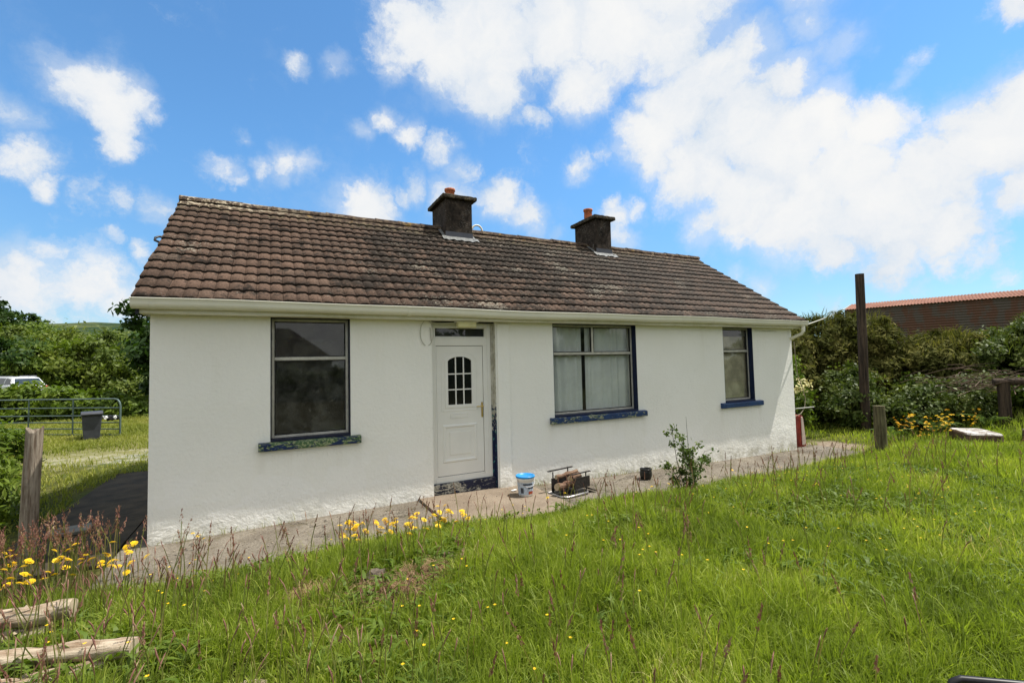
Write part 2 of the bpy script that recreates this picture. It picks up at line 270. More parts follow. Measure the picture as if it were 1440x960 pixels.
def f_glass(t, dirt=0.0):
    t.n.remove(t.b)
    tr = t.add('ShaderNodeBsdfTransparent'); tr.inputs[0].default_value = (0.95, 0.96, 0.95, 1)
    gl = t.add('ShaderNodeBsdfGlossy'); gl.inputs['Roughness'].default_value = 0.02
    fr = t.add('ShaderNodeFresnel'); fr.inputs[0].default_value = 1.52
    bn = t.add('ShaderNodeBump'); bn.inputs['Distance'].default_value = 0.004; bn.inputs['Strength'].default_value = 0.15
    t.link(t.noise(t.P, 1.4, 2, 0.5), bn.inputs['Height']); t.link(bn.outputs[0], gl.inputs['Normal'])
    gg = t.add('ShaderNodeNewGeometry')      # no inner reflection on the far face of the thin pane
    fac = t.math('MULTIPLY', t.math('MULTIPLY', fr.outputs[0], 1.5, clamp=True), t.math('SUBTRACT', 1.0, gg.outputs['Backfacing']))
    mx = t.add('ShaderNodeMixShader'); t.link(fac, mx.inputs[0]); t.link(tr.outputs[0], mx.inputs[1]); t.link(gl.outputs[0], mx.inputs[2])
    df = t.add('ShaderNodeBsdfDiffuse'); df.inputs[0].default_value = (0.45, 0.46, 0.40, 1)
    sp = t.smooth(t.noise(t.P, 36, 2, 0.6), 0.70, 0.76)
    film = t.smooth(t.noise(t.P, 5, 6, 0.7), 0.3, 0.8, 0.0, 0.10)
    mx2 = t.add('ShaderNodeMixShader'); t.link(t.math('MULTIPLY', t.math('MAXIMUM', t.math('MULTIPLY', sp, 0.6), film), dirt), mx2.inputs[0])
    t.link(mx.outputs[0], mx2.inputs[1]); t.link(df.outputs[0], mx2.inputs[2]); t.link(mx2.outputs[0], t.out.inputs[0])
GLASS = mat('window_glass', lambda t: f_glass(t, 0.35)); DGLASS = mat('dirty_window_glass', lambda t: f_glass(t, 0.9))
CURT = mat('grey_net_curtain', base=(0.66, 0.69, 0.67), rough=0.9, var=0.06, vscale=3)
BLIND = mat('fawn_blind', base=(0.42, 0.38, 0.27), rough=0.95, var=0.25, vscale=4)
LAMPP = mat('yellowed_plastic', base=(0.70, 0.66, 0.36), rough=0.5, var=0.1)
WIRE = mat('painted_cable', base=(0.50, 0.49, 0.42), rough=0.6)
IRON = mat('rusty_black_iron', base=(0.030, 0.026, 0.024), rough=0.6, metal=0.3, var=0.5, vscale=30, bump=0.002)
STEEL = mat('worn_steel', base=(0.45, 0.43, 0.42), rough=0.4, metal=0.8, var=0.25, vscale=20)
def f_concrete(t):
    n = t.noise(t.P, 1.6, 5, 0.6); f = t.noise(t.P, 38, 6, 0.7)
    c = t.mix(t.smooth(n, 0.35, 0.65), (0.145, 0.125, 0.098), (0.215, 0.190, 0.152))
    c = t.mix(t.smooth(f, 0.35, 0.68), t.mix(1.0, c, (0.66, 0.64, 0.62), 'MULTIPLY'), t.mix(1.0, c, (1.2, 1.2, 1.2), 'MULTIPLY'))
    m = t.smooth(t.math('ADD', t.noise(t.P, 4, 6, 0.7), t.math('MULTIPLY', f, 0.3)), 0.70, 0.80)
    c = t.mix(t.math('MULTIPLY', m, 0.7), c, (0.10, 0.085, 0.05))
    vo = t.add('ShaderNodeTexVoronoi'); vo.feature = 'DISTANCE_TO_EDGE'; vo.inputs['Scale'].default_value = 0.75
    wp = t.add('ShaderNodeVectorMath', operation='ADD'); t.link(t.P, wp.inputs[0]); t.link(t.noise(t.P, 2.5, 5, 0.7, col=True), wp.inputs[1]); t.link(wp.outputs[0], vo.inputs['Vector'])
    cr = t.smooth(vo.outputs['Distance'], 0.010, 0.003)
    c = t.mix(t.math('MULTIPLY', cr, 0.8), c, (0.045, 0.04, 0.03))
    t.link(c, t.b.inputs['Base Color']); bump_(t, f, 0.012); bump_(t, t.math('SUBTRACT', 1.0, cr), 0.01)
CONC = mat('old_concrete', f_concrete, rough=0.9, spec=0.2)
def f_apron(t):
    n = t.noise(t.P, 2.1, 5, 0.6); f = t.noise(t.P, 45, 6, 0.7)
    c = t.mix(t.smooth(n, 0.35, 0.65), (0.190, 0.150, 0.110), (0.250, 0.203, 0.152))
    c = t.mix(t.smooth(f, 0.35, 0.68), t.mix(1.0, c, (0.78, 0.76, 0.74), 'MULTIPLY'), t.mix(1.0, c, (1.12, 1.12, 1.12), 'MULTIPLY'))
    t.link(c, t.b.inputs['Base Color']); bump_(t, f, 0.006)
APRON = mat('door_apron_concrete', f_apron, rough=0.9, spec=0.2)
TAR = mat('dark_yard_concrete', base=(0.040, 0.031, 0.018), rough=0.9, var=0.45, vscale=3, bump=0.008)
def f_ground(t):
    s = t.add('ShaderNodeSeparateXYZ'); t.link(t.P, s.inputs[0])
    n = t.noise(t.P, 0.6, 6, 0.65); f = t.noise(t.P, 12, 6, 0.7)
    c = t.mix(t.smooth(n, 0.4, 0.62), (0.075, 0.11, 0.022), (0.12, 0.125, 0.035))
    c = t.mix(t.smooth(f, 0.35, 0.7), t.mix(1.0, c, (0.45, 0.42, 0.40), 'MULTIPLY'), c)
    lawn = t.math('MULTIPLY', t.smooth(s.outputs[1], 0.0, -1.0), t.smooth(s.outputs[0], 16.0, 14.0))
    c = t.mix(lawn, c, t.mix(t.smooth(f, 0.3, 0.7), (0.035, 0.030, 0.014), (0.085, 0.075, 0.03)))
    # gravel track in the yard left of the house
    def blob(x, y, rx, ry, nz):
        a = t.math('DIVIDE', t.math('SUBTRACT', s.outputs[0], x), rx); b_ = t.math('DIVIDE', t.math('SUBTRACT', s.outputs[1], y), ry)
        d = t.math('SQRT', t.math('ADD', t.math('POWER', t.math('ABSOLUTE', a), 2.0), t.math('POWER', t.math('ABSOLUTE', b_), 2.0)))
        return t.smooth(t.math('ADD', d, t.math('MULTIPLY', t.math('SUBTRACT', t.noise(t.P, 3.0, 6, 0.7), 0.5), nz)), 1.15, 0.75)
    gr = t.math('MULTIPLY', blob(-1.6, 7.6, 2.6, 1.1, 3.2), t.smooth(t.noise(t.P, 2.0, 6, 0.7), 0.42, 0.56, 0.0, 0.62))
    gc = t.mix(t.smooth(t.noise(t.P, 16, 4, 0.7), 0.42, 0.58), (0.22, 0.21, 0.18), (0.52, 0.51, 0.47))
    c = t.mix(gr, c, gc)
    c = t.mix(t.math('MULTIPLY', blob(-3.2, 9.5, 3.5, 3.0, 2.5), 0.55), c, (0.26, 0.23, 0.10))
    dirt = blob(12.8, -0.3, 0.9, 0.7, 1.6)
    c = t.mix(dirt, c, t.mix(t.smooth(f, 0.4, 0.6), (0.17, 0.13, 0.09), (0.28, 0.23, 0.17)))
    t.link(c, t.b.inputs['Base Color']); bump_(t, f, 0.03)
GROUND = mat('meadow_soil', f_ground, rough=0.95, spec=0.1)

def leafmat(name, stops, trans=0.35, nscale=1.2, spec=0.25, rough=0.55):
    def f(t):
        t.n.remove(t.b)
        r = attr(t, 'rnd')
        k = t.math('ADD', t.math('MULTIPLY', r, 0.6), t.math('MULTIPLY', t.smooth(t.noise(t.P, nscale, 3, 0.6), 0.3, 0.7), 0.4))
        c = t.ramp(k, stops)
        df = t.add('ShaderNodeBsdfPrincipled'); df.inputs['Roughness'].default_value = rough; df.inputs['Specular IOR Level'].default_value = spec
        t.link(c, df.inputs['Base Color'])
        tl = t.add('ShaderNodeBsdfTranslucent'); t.link(t.mix(1.0, c, (1.25, 1.35, 0.6), 'MULTIPLY'), tl.inputs[0])
        mx = t.add('ShaderNodeMixShader'); mx.inputs[0].default_value = trans
        t.link(df.outputs[0], mx.inputs[1]); t.link(tl.outputs[0], mx.inputs[2]); t.link(mx.outputs[0], t.out.inputs[0])
    return mat(name, f)
GRASSM = leafmat('grass_blades', [(0.0, (0.055, 0.085, 0.018)), (0.30, (0.175, 0.230, 0.030)), (0.60, (0.285, 0.350, 0.044)), (0.84, (0.38, 0.41, 0.080)), (0.94, (0.52, 0.47, 0.20)), (1.0, (0.46, 0.34, 0.17))], 0.45, 0.8)
STRAWM = leafmat('dead_grass', [(0.0, (0.13, 0.075, 0.038)), (0.5, (0.30, 0.19, 0.10)), (1.0, (0.52, 0.38, 0.21))], 0.2, 3)
YARDG = leafmat('yard_grass', [(0.0, (0.13, 0.16, 0.02)), (0.5, (0.25, 0.27, 0.045)), (1.0, (0.38, 0.34, 0.10))], 0.35, 0.5)
SEEDM = leafmat('grass_seed_head', [(0.0, (0.13, 0.05, 0.04)), (0.5, (0.28, 0.13, 0.10)), (0.8, (0.36, 0.23, 0.15)), (1.0, (0.46, 0.38, 0.22))], 0.2, 3)
STALKM = leafmat('seed_stalk', [(0.0, (0.08, 0.11, 0.02)), (0.6, (0.18, 0.18, 0.05)), (1.0, (0.24, 0.15, 0.08))], 0.3, 3)
FRESH = leafmat('fresh_leaves', [(0.0, (0.045, 0.080, 0.010)), (0.5, (0.105, 0.160, 0.018)), (1.0, (0.20, 0.25, 0.035))], 0.35, 0.35)
WILLOW = leafmat('pale_tree_leaves', [(0.0, (0.055, 0.085, 0.014)), (0.5, (0.125, 0.165, 0.026)), (1.0, (0.23, 0.26, 0.05))], 0.32, 0.3)
DARKL = leafmat('dark_tree_leaves', [(0.0, (0.014, 0.034, 0.007)), (0.5, (0.032, 0.068, 0.011)), (1.0, (0.075, 0.125, 0.02))], 0.25, 0.5)
GORSE = leafmat('gorse_sprays', [(0.0, (0.026, 0.030, 0.009)), (0.45, (0.085, 0.092, 0.024)), (0.75, (0.18, 0.165, 0.048)), (1.0, (0.27, 0.23, 0.07))], 0.25, 0.8, spec=0.05, rough=0.8)
BRAM = leafmat('bramble_leaves', [(0.0, (0.022, 0.040, 0.009)), (0.5, (0.072, 0.105, 0.018)), (1.0, (0.21, 0.24, 0.06))], 0.28, 1.0)
ROSEL = leafmat('rose_leaves', [(0.0, (0.030, 0.055, 0.014)), (0.5, (0.085, 0.13, 0.026)), (0.9, (0.20, 0.25, 0.05)), (1.0, (0.19, 0.08, 0.04))], 0.3, 4)
FERNM = leafmat('fern_fronds', [(0.0, (0.06, 0.13, 0.012)), (1.0, (0.20, 0.30, 0.04))], 0.4, 3)
YELLOW = leafmat('yellow_petals', [(0.0, (0.72, 0.42, 0.01)), (1.0, (0.85, 0.62, 0.015))], 0.15, 5)
ORANGE = leafmat('ochre_petals', [(0.0, (0.55, 0.24, 0.01)), (1.0, (0.78, 0.46, 0.015))], 0.15, 5)
TWIG = mat('dead_twigs', base=(0.15, 0.105, 0.075), rough=0.9, var=0.3)
BARK = mat('tree_bark', base=(0.10, 0.08, 0.06), rough=0.95, var=0.35, vscale=8, bump=0.03)
def f_wood(light, dark, stretch):
    def f(t):
        mp = t.add('ShaderNodeMapping'); mp.inputs['Scale'].default_value = stretch; t.link(t.O, mp.inputs[0])
        n = t.noise(mp.outputs[0], 1.0, 7, 0.68); k = t.noise(t.O, 6, 4, 0.6)
        c = t.mix(t.smooth(n, 0.32, 0.66), dark, light)
        c = t.mix(t.math('MULTIPLY', t.smooth(k, 0.55, 0.75), 0.5), c, tuple(x*0.45 for x in dark))
        t.link(c, t.b.inputs['Base Color']); bump_(t, n, 0.02)
    return f
POSTM = mat('weathered_grey_post', f_wood((0.34, 0.29, 0.23), (0.12, 0.085, 0.06), (40, 40, 3.0)), rough=0.9, spec=0.1)
LOGM = mat('bleached_log', f_wood((0.56, 0.47, 0.35), (0.24, 0.16, 0.10), (3.0, 30, 30)), rough=0.9, spec=0.1)
LOGEND = mat('sawn_log_end', base=(0.42, 0.34, 0.23), rough=0.9, var=0.25, vscale=20)
DPOST = mat('dark_creosoted_post', f_wood((0.085, 0.060, 0.042), (0.014, 0.011, 0.009), (22, 22, 1.2)), rough=0.85, spec=0.2)
GPOST = mat('greenish_round_post', f_wood((0.17, 0.155, 0.085), (0.055, 0.045, 0.028), (30, 30, 2.0)), rough=0.9, spec=0.1)
BARKL = mat('split_firewood', f_wood((0.28, 0.19, 0.13), (0.09, 0.045, 0.03), (5, 30, 30)), rough=0.9, spec=0.1)
def f_corr(t):
    s = t.add('ShaderNodeSeparateXYZ'); t.link(t.P, s.inputs[0])
    n = t.noise(t.P, 0.9, 6, 0.7)
    mp = t.add('ShaderNodeMapping'); mp.inputs['Scale'].default_value = (1.6, 1.6, 0.25); t.link(t.P, mp.inputs[0])
    k = t.noise(mp.outputs[0], 1.0, 6, 0.7)
    c = t.mix(t.smooth(t.math('ADD', n, k), 0.94, 1.06), (0.105, 0.088, 0.072), (0.125, 0.066, 0.044))
    t.link(c, t.b.inputs['Base Color'])
SHEDW = mat('dark_rusty_sheet', f_corr, rough=0.7, spec=0.2)
def f_rust(t):
    n = t.noise(t.P, 0.8, 6, 0.7)
    c = t.mix(t.smooth(n, 0.35, 0.65), (0.18, 0.075, 0.045), (0.26, 0.125, 0.080))
    c = t.mix(t.smooth(t.noise(t.P, 5, 5, 0.7), 0.6, 0.72), c, (0.20, 0.10, 0.07))
    t.link(c, t.b.inputs['Base Color'])
RUST = mat('red_rusted_roof_sheet', f_rust, rough=0.8, spec=0.15)
GALV = mat('dull_green_galvanised_tube', base=(0.10, 0.14, 0.125), rough=0.45, metal=0.3, var=0.25, vscale=5)
BINM = mat('grey_bin_plastic', base=(0.050, 0.053, 0.062), rough=0.55, var=0.15, vscale=8)
CARW = mat('white_car_paint', base=(0.80, 0.82, 0.84), rough=0.2, var=0.02, coat=0.6, spec=0.5)
CARG = mat('tinted_car_glass', base=(0.03, 0.04, 0.045), rough=0.05, spec=0.8)
TYRE = mat('tyre_rubber', base=(0.025, 0.025, 0.025), rough=0.8)
RIMM = mat('alloy_rim', base=(0.5, 0.5, 0.52), rough=0.3, metal=0.9)
REDL = mat('red_lamp_plastic', base=(0.5, 0.02, 0.02), rough=0.2)
REDP = mat('red_enamel', base=(0.26, 0.035, 0.025), rough=0.45, var=0.3, vscale=8)
PINK = mat('faded_pale_enamel', base=(0.58, 0.47, 0.40), rough=0.6, var=0.15, vscale=8)
BUCKW = mat('white_bucket_plastic', base=(0.74, 0.74, 0.72), rough=0.4)
BLUEL = mat('blue_lid_plastic', base=(0.015, 0.25, 0.62), rough=0.35, spec=0.5, var=0.05)
LABB = mat('pale_blue_print', base=(0.42, 0.50, 0.60), rough=0.4, var=0.25, vscale=25)
LABD = mat('dark_print', base=(0.05, 0.06, 0.08), rough=0.5)
LABR = mat('red_brown_print', base=(0.36, 0.07, 0.03), rough=0.5, var=0.3, vscale=30)
POTM = mat('black_glazed_pot', base=(0.016, 0.016, 0.015), rough=0.3, var=0.3, vscale=12)
SOIL = mat('dark_soil', base=(0.04, 0.03, 0.02), rough=0.95, var=0.4, vscale=30, bump=0.01)
STONE = mat('lichened_field_stone', base=(0.11, 0.088, 0.065), rough=0.95, var=0.45, vscale=12, bump=0.03, bscale=18)
def f_slab(t):
    s = t.add('ShaderNodeSeparateXYZ'); g = t.add('ShaderNodeNewGeometry'); t.link(g.outputs['Normal'], s.inputs[0])
    up = t.smooth(s.outputs[2], 0.55, 0.8)
    n = t.smooth(t.noise(t.P, 6, 5, 0.7), 0.42, 0.52)
    top = t.mix(n, (0.24, 0.20, 0.17), (0.55, 0.53, 0.49))
    side = t.mix(t.smooth(t.noise(t.P, 9, 5, 0.7), 0.35, 0.65), (0.07, 0.045, 0.03), (0.17, 0.115, 0.075))
    t.link(t.mix(up, side, top), t.b.inputs['Base Color']); bump_(t, t.noise(t.P, 18, 5, 0.7), 0.03)
SLABM = mat('painted_flagstone', f_slab, rough=0.9, spec=0.15)
COVER = mat('grey_drain_cover', base=(0.13, 0.125, 0.105), rough=0.7, var=0.2, vscale=10)
BLACKP = mat('black_steel_tube', base=(0.018, 0.017, 0.018), rough=0.4, var=0.3, vscale=20)
BAGW = mat('white_bag_film', base=(0.75, 0.75, 0.73), rough=0.5); BAGB = mat('black_bag_film', base=(0.02, 0.02, 0.02), rough=0.4)
SLATE = mat('neighbour_roof_tiles', base=(0.055, 0.045, 0.04), rough=0.9, var=0.3, vscale=3)
NWALL = mat('neighbour_render', base=(0.30, 0.27, 0.22), rough=0.9, var=0.1, vscale=2)
HILLM = mat('far_hillside', lambda t: (t.link(t.mix(t.smooth(t.noise(t.P, 0.035, 7, 0.7), 0.42, 0.60), (0.022, 0.042, 0.018), (0.070, 0.085, 0.034)), t.b.inputs['Base Color'])), rough=0.95, spec=0.05)

# ------------------------------------------------------------------ mesh helpers
class MB:
    def __init__(s): s.v = []; s.f = []; s.m = []; s.sm = []
    def add(s, vs, fs, mi=0, smooth=False):
        o = len(s.v); s.v += [tuple(v) for v in vs]; s.f += [tuple(i+o for i in f) for f in fs]
        s.m += [mi]*len(fs); s.sm += [smooth]*len(fs); return s
    def box(s, x0, x1, y0, y1, z0, z1, mi=0, bev=0.0):
        if bev <= 0:
            v = [(x, y, z) for z in (z0, z1) for y in (y0, y1) for x in (x0, x1)]
            return s.add(v, [(0, 2, 3, 1), (4, 5, 7, 6), (0, 1, 5, 4), (2, 6, 7, 3), (0, 4, 6, 2), (1, 3, 7, 5)], mi)
        b = bev; v = []; idx = {}
        xs = ((x0, 1), (x1, -1)); ys = ((y0, 1), (y1, -1)); zs = ((z0, 1), (z1, -1))
        for i, (x, sx) in enumerate(xs):
            for j, (y, sy) in enumerate(ys):
                for k, (z, sz) in enumerate(zs):
                    idx[i, j, k, 0] = len(v); v.append((x, y+sy*b, z+sz*b))
                    idx[i, j, k, 1] = len(v); v.append((x+sx*b, y, z+sz*b))
                    idx[i, j, k, 2] = len(v); v.append((x+sx*b, y+sy*b, z))
        f = []
        for i in (0, 1): q = [idx[i, 0, 0, 0], idx[i, 1, 0, 0], idx[i, 1, 1, 0], idx[i, 0, 1, 0]]; f.append(q if i else q[::-1])
        for j in (0, 1): q = [idx[0, j, 0, 1], idx[1, j, 0, 1], idx[1, j, 1, 1], idx[0, j, 1, 1]]; f.append(q[::-1] if j else q)
        for k in (0, 1): q = [idx[0, 0, k, 2], idx[1, 0, k, 2], idx[1, 1, k, 2], idx[0, 1, k, 2]]; f.append(q if k else q[::-1])
        for i in (0, 1):
            for j in (0, 1): f.append([idx[i, j, 0, 0], idx[i, j, 1, 0], idx[i, j, 1, 1], idx[i, j, 0, 1]])
            for k in (0, 1): f.append([idx[i, 0, k, 0], idx[i, 1, k, 0], idx[i, 1, k, 2], idx[i, 0, k, 2]])
        for j in (0, 1):
            for k in (0, 1): f.append([idx[0, j, k, 1], idx[1, j, k, 1], idx[1, j, k, 2], idx[0, j, k, 2]])
        for i in (0, 1):
            for j in (0, 1):
                for k in (0, 1): f.append([idx[i, j, k, 0], idx[i, j, k, 1], idx[i, j, k, 2]])
        return s.add(v, f, mi)
    def tube(s, pts, rad, n=8, mi=0, cap=True, jit=0.0, capmi=None):
        pts = [Vector(p) for p in pts]; N = len(pts)
        if not isinstance(rad, (list, tuple)): rad = [rad]*N
        v = []; up = None
        for i, p in enumerate(pts):
            d = (pts[min(i+1, N-1)]-pts[max(i-1, 0)]).normalized()
            if up is None: up = d.orthogonal().normalized()
            else:
                up = (up-d*up.dot(d))
                up = up.normalized() if up.length > 1e-6 else d.orthogonal().normalized()
            q = d.cross(up)
            for k in range(n):
                a = 2*math.pi*k/n; rr = rad[i]
                if jit: rr *= 1+jit*(noise.noise(Vector((math.cos(a)*1.5+pts[0].x, math.sin(a)*1.5+pts[0].y, i*0.35)))*1.5)+random.uniform(-jit, jit)*0.25
                v.append(p+(up*math.cos(a)+q*math.sin(a))*rr)
        f = [(i*n+k, i*n+(k+1) % n, (i+1)*n+(k+1) % n, (i+1)*n+k) for i in range(N-1) for k in range(n)]
        s.add(v, f, mi, True)
        if cap:
            o = len(s.v)
            s.add([v[k] for k in range(n)], [tuple(range(n))[::-1]], mi if capmi is None else capmi)
            s.add([v[(N-1)*n+k] for k in range(n)], [tuple(range(n))], mi if capmi is None else capmi)
        return s
    def lathe(s, prof, c=(0, 0, 0), n=28, mi=0, smooth=True):
        v = []; m = len(prof)
        for k in range(n):
            a = 2*math.pi*k/n
            for r, z in prof: v.append((c[0]+r*math.cos(a), c[1]+r*math.sin(a), c[2]+z))
        f = [(k*m+j, ((k+1) % n)*m+j, ((k+1) % n)*m+j+1, k*m+j+1) for k in range(n) for j in range(m-1)]
        return s.add(v, f, mi, smooth)
    def prism(s, poly, y0, y1, mi=0):           # poly in x,z
        n = len(poly); v = [(x, y0, z) for x, z in poly]+[(x, y1, z) for x, z in poly]
        f = [tuple(range(n))[::-1], tuple(range(n, 2*n))]+[(i, (i+1) % n, n+(i+1) % n, n+i) for i in range(n)]
        return s.add(v, f, mi)
    def rot(s, M, start=0):
        for i in range(start, len(s.v)): s.v[i] = tuple(M @ Vector(s.v[i]))
        return s
    def build(s, name, mats, parent=None):
        me = bpy.data.meshes.new(name); me.from_pydata(s.v, [], s.f)
        if not isinstance(mats, (list, tuple)): mats = [mats]
        for m in mats: me.materials.append(m)
        me.polygons.foreach_set('material_index', s.m); me.polygons.foreach_set('use_smooth', s.sm)
        import bmesh
        bm = bmesh.new(); bm.from_mesh(me); bmesh.ops.recalc_face_normals(bm, faces=bm.faces); bm.to_mesh(me); bm.free()
        me.update(); o = bpy.data.objects.new(name, me); COL.objects.link(o)
        if parent: o.parent = parent
        return o
def npmesh(name, V, faces, mats, parent=None, rnd=None, mi=None, smooth=False):
    """faces: list of int arrays (n,k)."""
    me = bpy.data.meshes.new(name); V = np.asarray(V, dtype=np.float32)
    me.vertices.add(len(V)); me.vertices.foreach_set('co', V.ravel())
    tot = sum(f.size for f in faces); nf = sum(len(f) for f in faces)
    me.loops.add(tot); me.loops.foreach_set('vertex_index', np.concatenate([f.ravel() for f in faces]).astype(np.int32))
    st = []; o = 0
    for f in faces: st.append(o+np.arange(len(f))*f.shape[1]); o += f.size
    me.polygons.add(nf); me.polygons.foreach_set('loop_start', np.concatenate(st).astype(np.int32))
    if not isinstance(mats, (list, tuple)): mats = [mats]
    for m in mats: me.materials.append(m)
    if mi is not None: me.polygons.foreach_set('material_index', np.asarray(mi, dtype=np.int32))
    if smooth: me.polygons.foreach_set('use_smooth', np.ones(nf, dtype=bool))
    me.update(calc_edges=True)
    if rnd is not None:
        a = me.attributes.new('rnd', 'FLOAT', 'FACE'); a.data.foreach_set('value', np.asarray(rnd, dtype=np.float32))
    ob = bpy.data.objects.new(name, me); COL.objects.link(ob)
    if parent: ob.parent = parent
    return ob
def E(name, label, cat, loc=(0, 0, 0), group=None, rz=0.0):
    o = bpy.data.objects.new(name, None); COL.objects.link(o); o.location = loc; o.rotation_euler = (0, 0, rz)
    o.empty_display_size = 0.2
    return tag(o, label, cat, group)
def tag(o, label, cat, group=None, kind=None):
    if label: o['label'] = label
    if cat: o['category'] = cat
    if group: o['group'] = group
    if kind: o['kind'] = kind
    return o
def struct(o, label=None): o['kind'] = 'structure'; return o if not label else tag(o, label, None)
def copy_tree(o, parent=None):
    c = o.copy(); COL.objects.link(c); c.parent = parent
    for ch in list(o.children): copy_tree(ch, c)
    return c
def sstep(x, a, b):
    t = np.clip((np.asarray(x, dtype=float)-a)/(b-a), 0, 1); return t*t*(3-2*t)
def basez(x): return np.interp(x, [-3, 0, 1.8, 3.3, 4.4, 6.2, 7.3, 9.2, 12, 13.5, 16, 30], [-.06, -.045, -.01, .0, -.02, -.085, -.10, -.15, -.19, -.12, -.05, 0.0])
def gz(x, y):
    x = np.asarray(x, dtype=float); y = np.asarray(y, dtype=float)
    z = basez(x)*sstep(y, 9, 2)
    z = z+0.17*sstep(y, -1.35, -3.0)*sstep(x, -6, -1)
    d = (x-15.4)*0.9+(y+0.5)*-0.25
    z = z+1.1*sstep(d, 0.3, 5.0)*sstep(y, -7, -3)
    z = z+0.03*np.sin(x*1.7+1)*np.sin(y*1.3)*sstep(y, -1.5, -2.5)
    return z
def gzf(x, y): return float(gz(x, y))
def proj(P):
    d = P-CAM; zc = d@CF; zs = np.where(np.abs(zc) < 1e-6, 1e-6, zc)
    return 720+FPX*(d@CX)/zs, 480-FPX*(d@CU)/zs, zc

# ------------------------------------------------------------------ ground, path
def graded(segs):
    out = []
    for a, b, s in segs: out += list(np.arange(a, b, s))
    return np.array(out+[segs[-1][1]])
gx = graded([(-1500, -300, 200), (-300, -60, 40), (-60, -12, 4), (-12, -2, 0.5), (-2, 13, 0.25), (13, 26, 0.4), (26, 60, 5), (60, 300, 40), (300, 1500, 200)])
gy = graded([(-1500, -300, 200), (-300, -40, 40), (-40, -8, 4), (-8, 0.5, 0.2), (0.5, 16, 0.5), (16, 60, 4), (60, 300, 40), (300, 1500, 200)])
GX, GY = np.meshgrid(gx, gy); GZ = gz(GX, GY)-0.035
nx, ny = len(gx), len(gy)
ii = (np.arange(ny-1)[:, None]*nx+np.arange(nx-1)[None, :]).ravel()
q = np.stack([ii, ii+1, ii+nx+1, ii+nx], 1)
struct(npmesh('ground', np.stack([GX.ravel(), GY.ravel(), GZ.ravel()], 1), [q], GROUND, smooth=True))
def strip(name, x0, x1, y0, y1, lift, thick, m, nx=60, ny=12, edge=0.0):
    xs = np.linspace(x0, x1, nx); ys = np.linspace(y0, y1, ny); V = []; F = []
    for j, y in enumerate(ys):
        for i, x in enumerate(xs):
            yy = y+(edge*noise.noise(Vector((x*1.3, 7.0, 0))) if j == 0 else 0)
            zz = float(basez(x))+lift+0.008*noise.noise(Vector((x*1.1, y*1.1, 3)))
            V.append((x, yy, zz))
    F = [(j*nx+i, j*nx+i+1, (j+1)*nx+i+1, (j+1)*nx+i) for j in range(ny-1) for i in range(nx-1)]
    b = MB(); b.add(V, F, 0, True)
    ring = [i for i in range(nx)]+[j*nx+nx-1 for j in range(1, ny)]+[(ny-1)*nx+i for i in range(nx-2, -1, -1)]+[j*nx for j in range(ny-2, 0, -1)]
    top = [V[i] for i in ring]; bot = [(v[0], v[1], v[2]-thick) for v in top]; n = len(ring)
    b.add(top+bot, [(i, (i+1) % n, n+(i+1) % n, n+i) for i in range(n)])
    return struct(b.build(name, m))
strip('path', -0.25, 3.13, -1.42, 0.34, 0.0, 0.08, CONC, 30, 12, 0.10)
strip('path', 4.99, 12.75, -1.40, 0.10, 0.0, 0.08, CONC, 60, 12, 0.12)
strip('apron', 3.16, 4.96, -1.45, 0.2, 0.022, 0.12, APRON, 20, 12, 0.03)
strip('yard_path', -1.45, -0.28, -0.35, 5.2, 0.002, 0.06, TAR, 10, 30, 0.1)
strip('yard_path', -0.26, -0.006, 0.36, 5.2, 0.004, 0.06, TAR, 4, 30, 0.0)

# ------------------------------------------------------------------ the cottage
L, DEP, H, RZ, RY = 12.06, 5.48, 2.60, 4.80, 2.74
house = E('cottage', 'white rendered single storey cottage with brown tiled roof and two chimneys', 'house')
W = [(1.243, 2.218, 1.0, 'w'), (5.50, 7.337, 1.0, 'w'), (9.72, 10.672, 1.0, 'w')]
DX0, DX1 = 3.37, 4.42
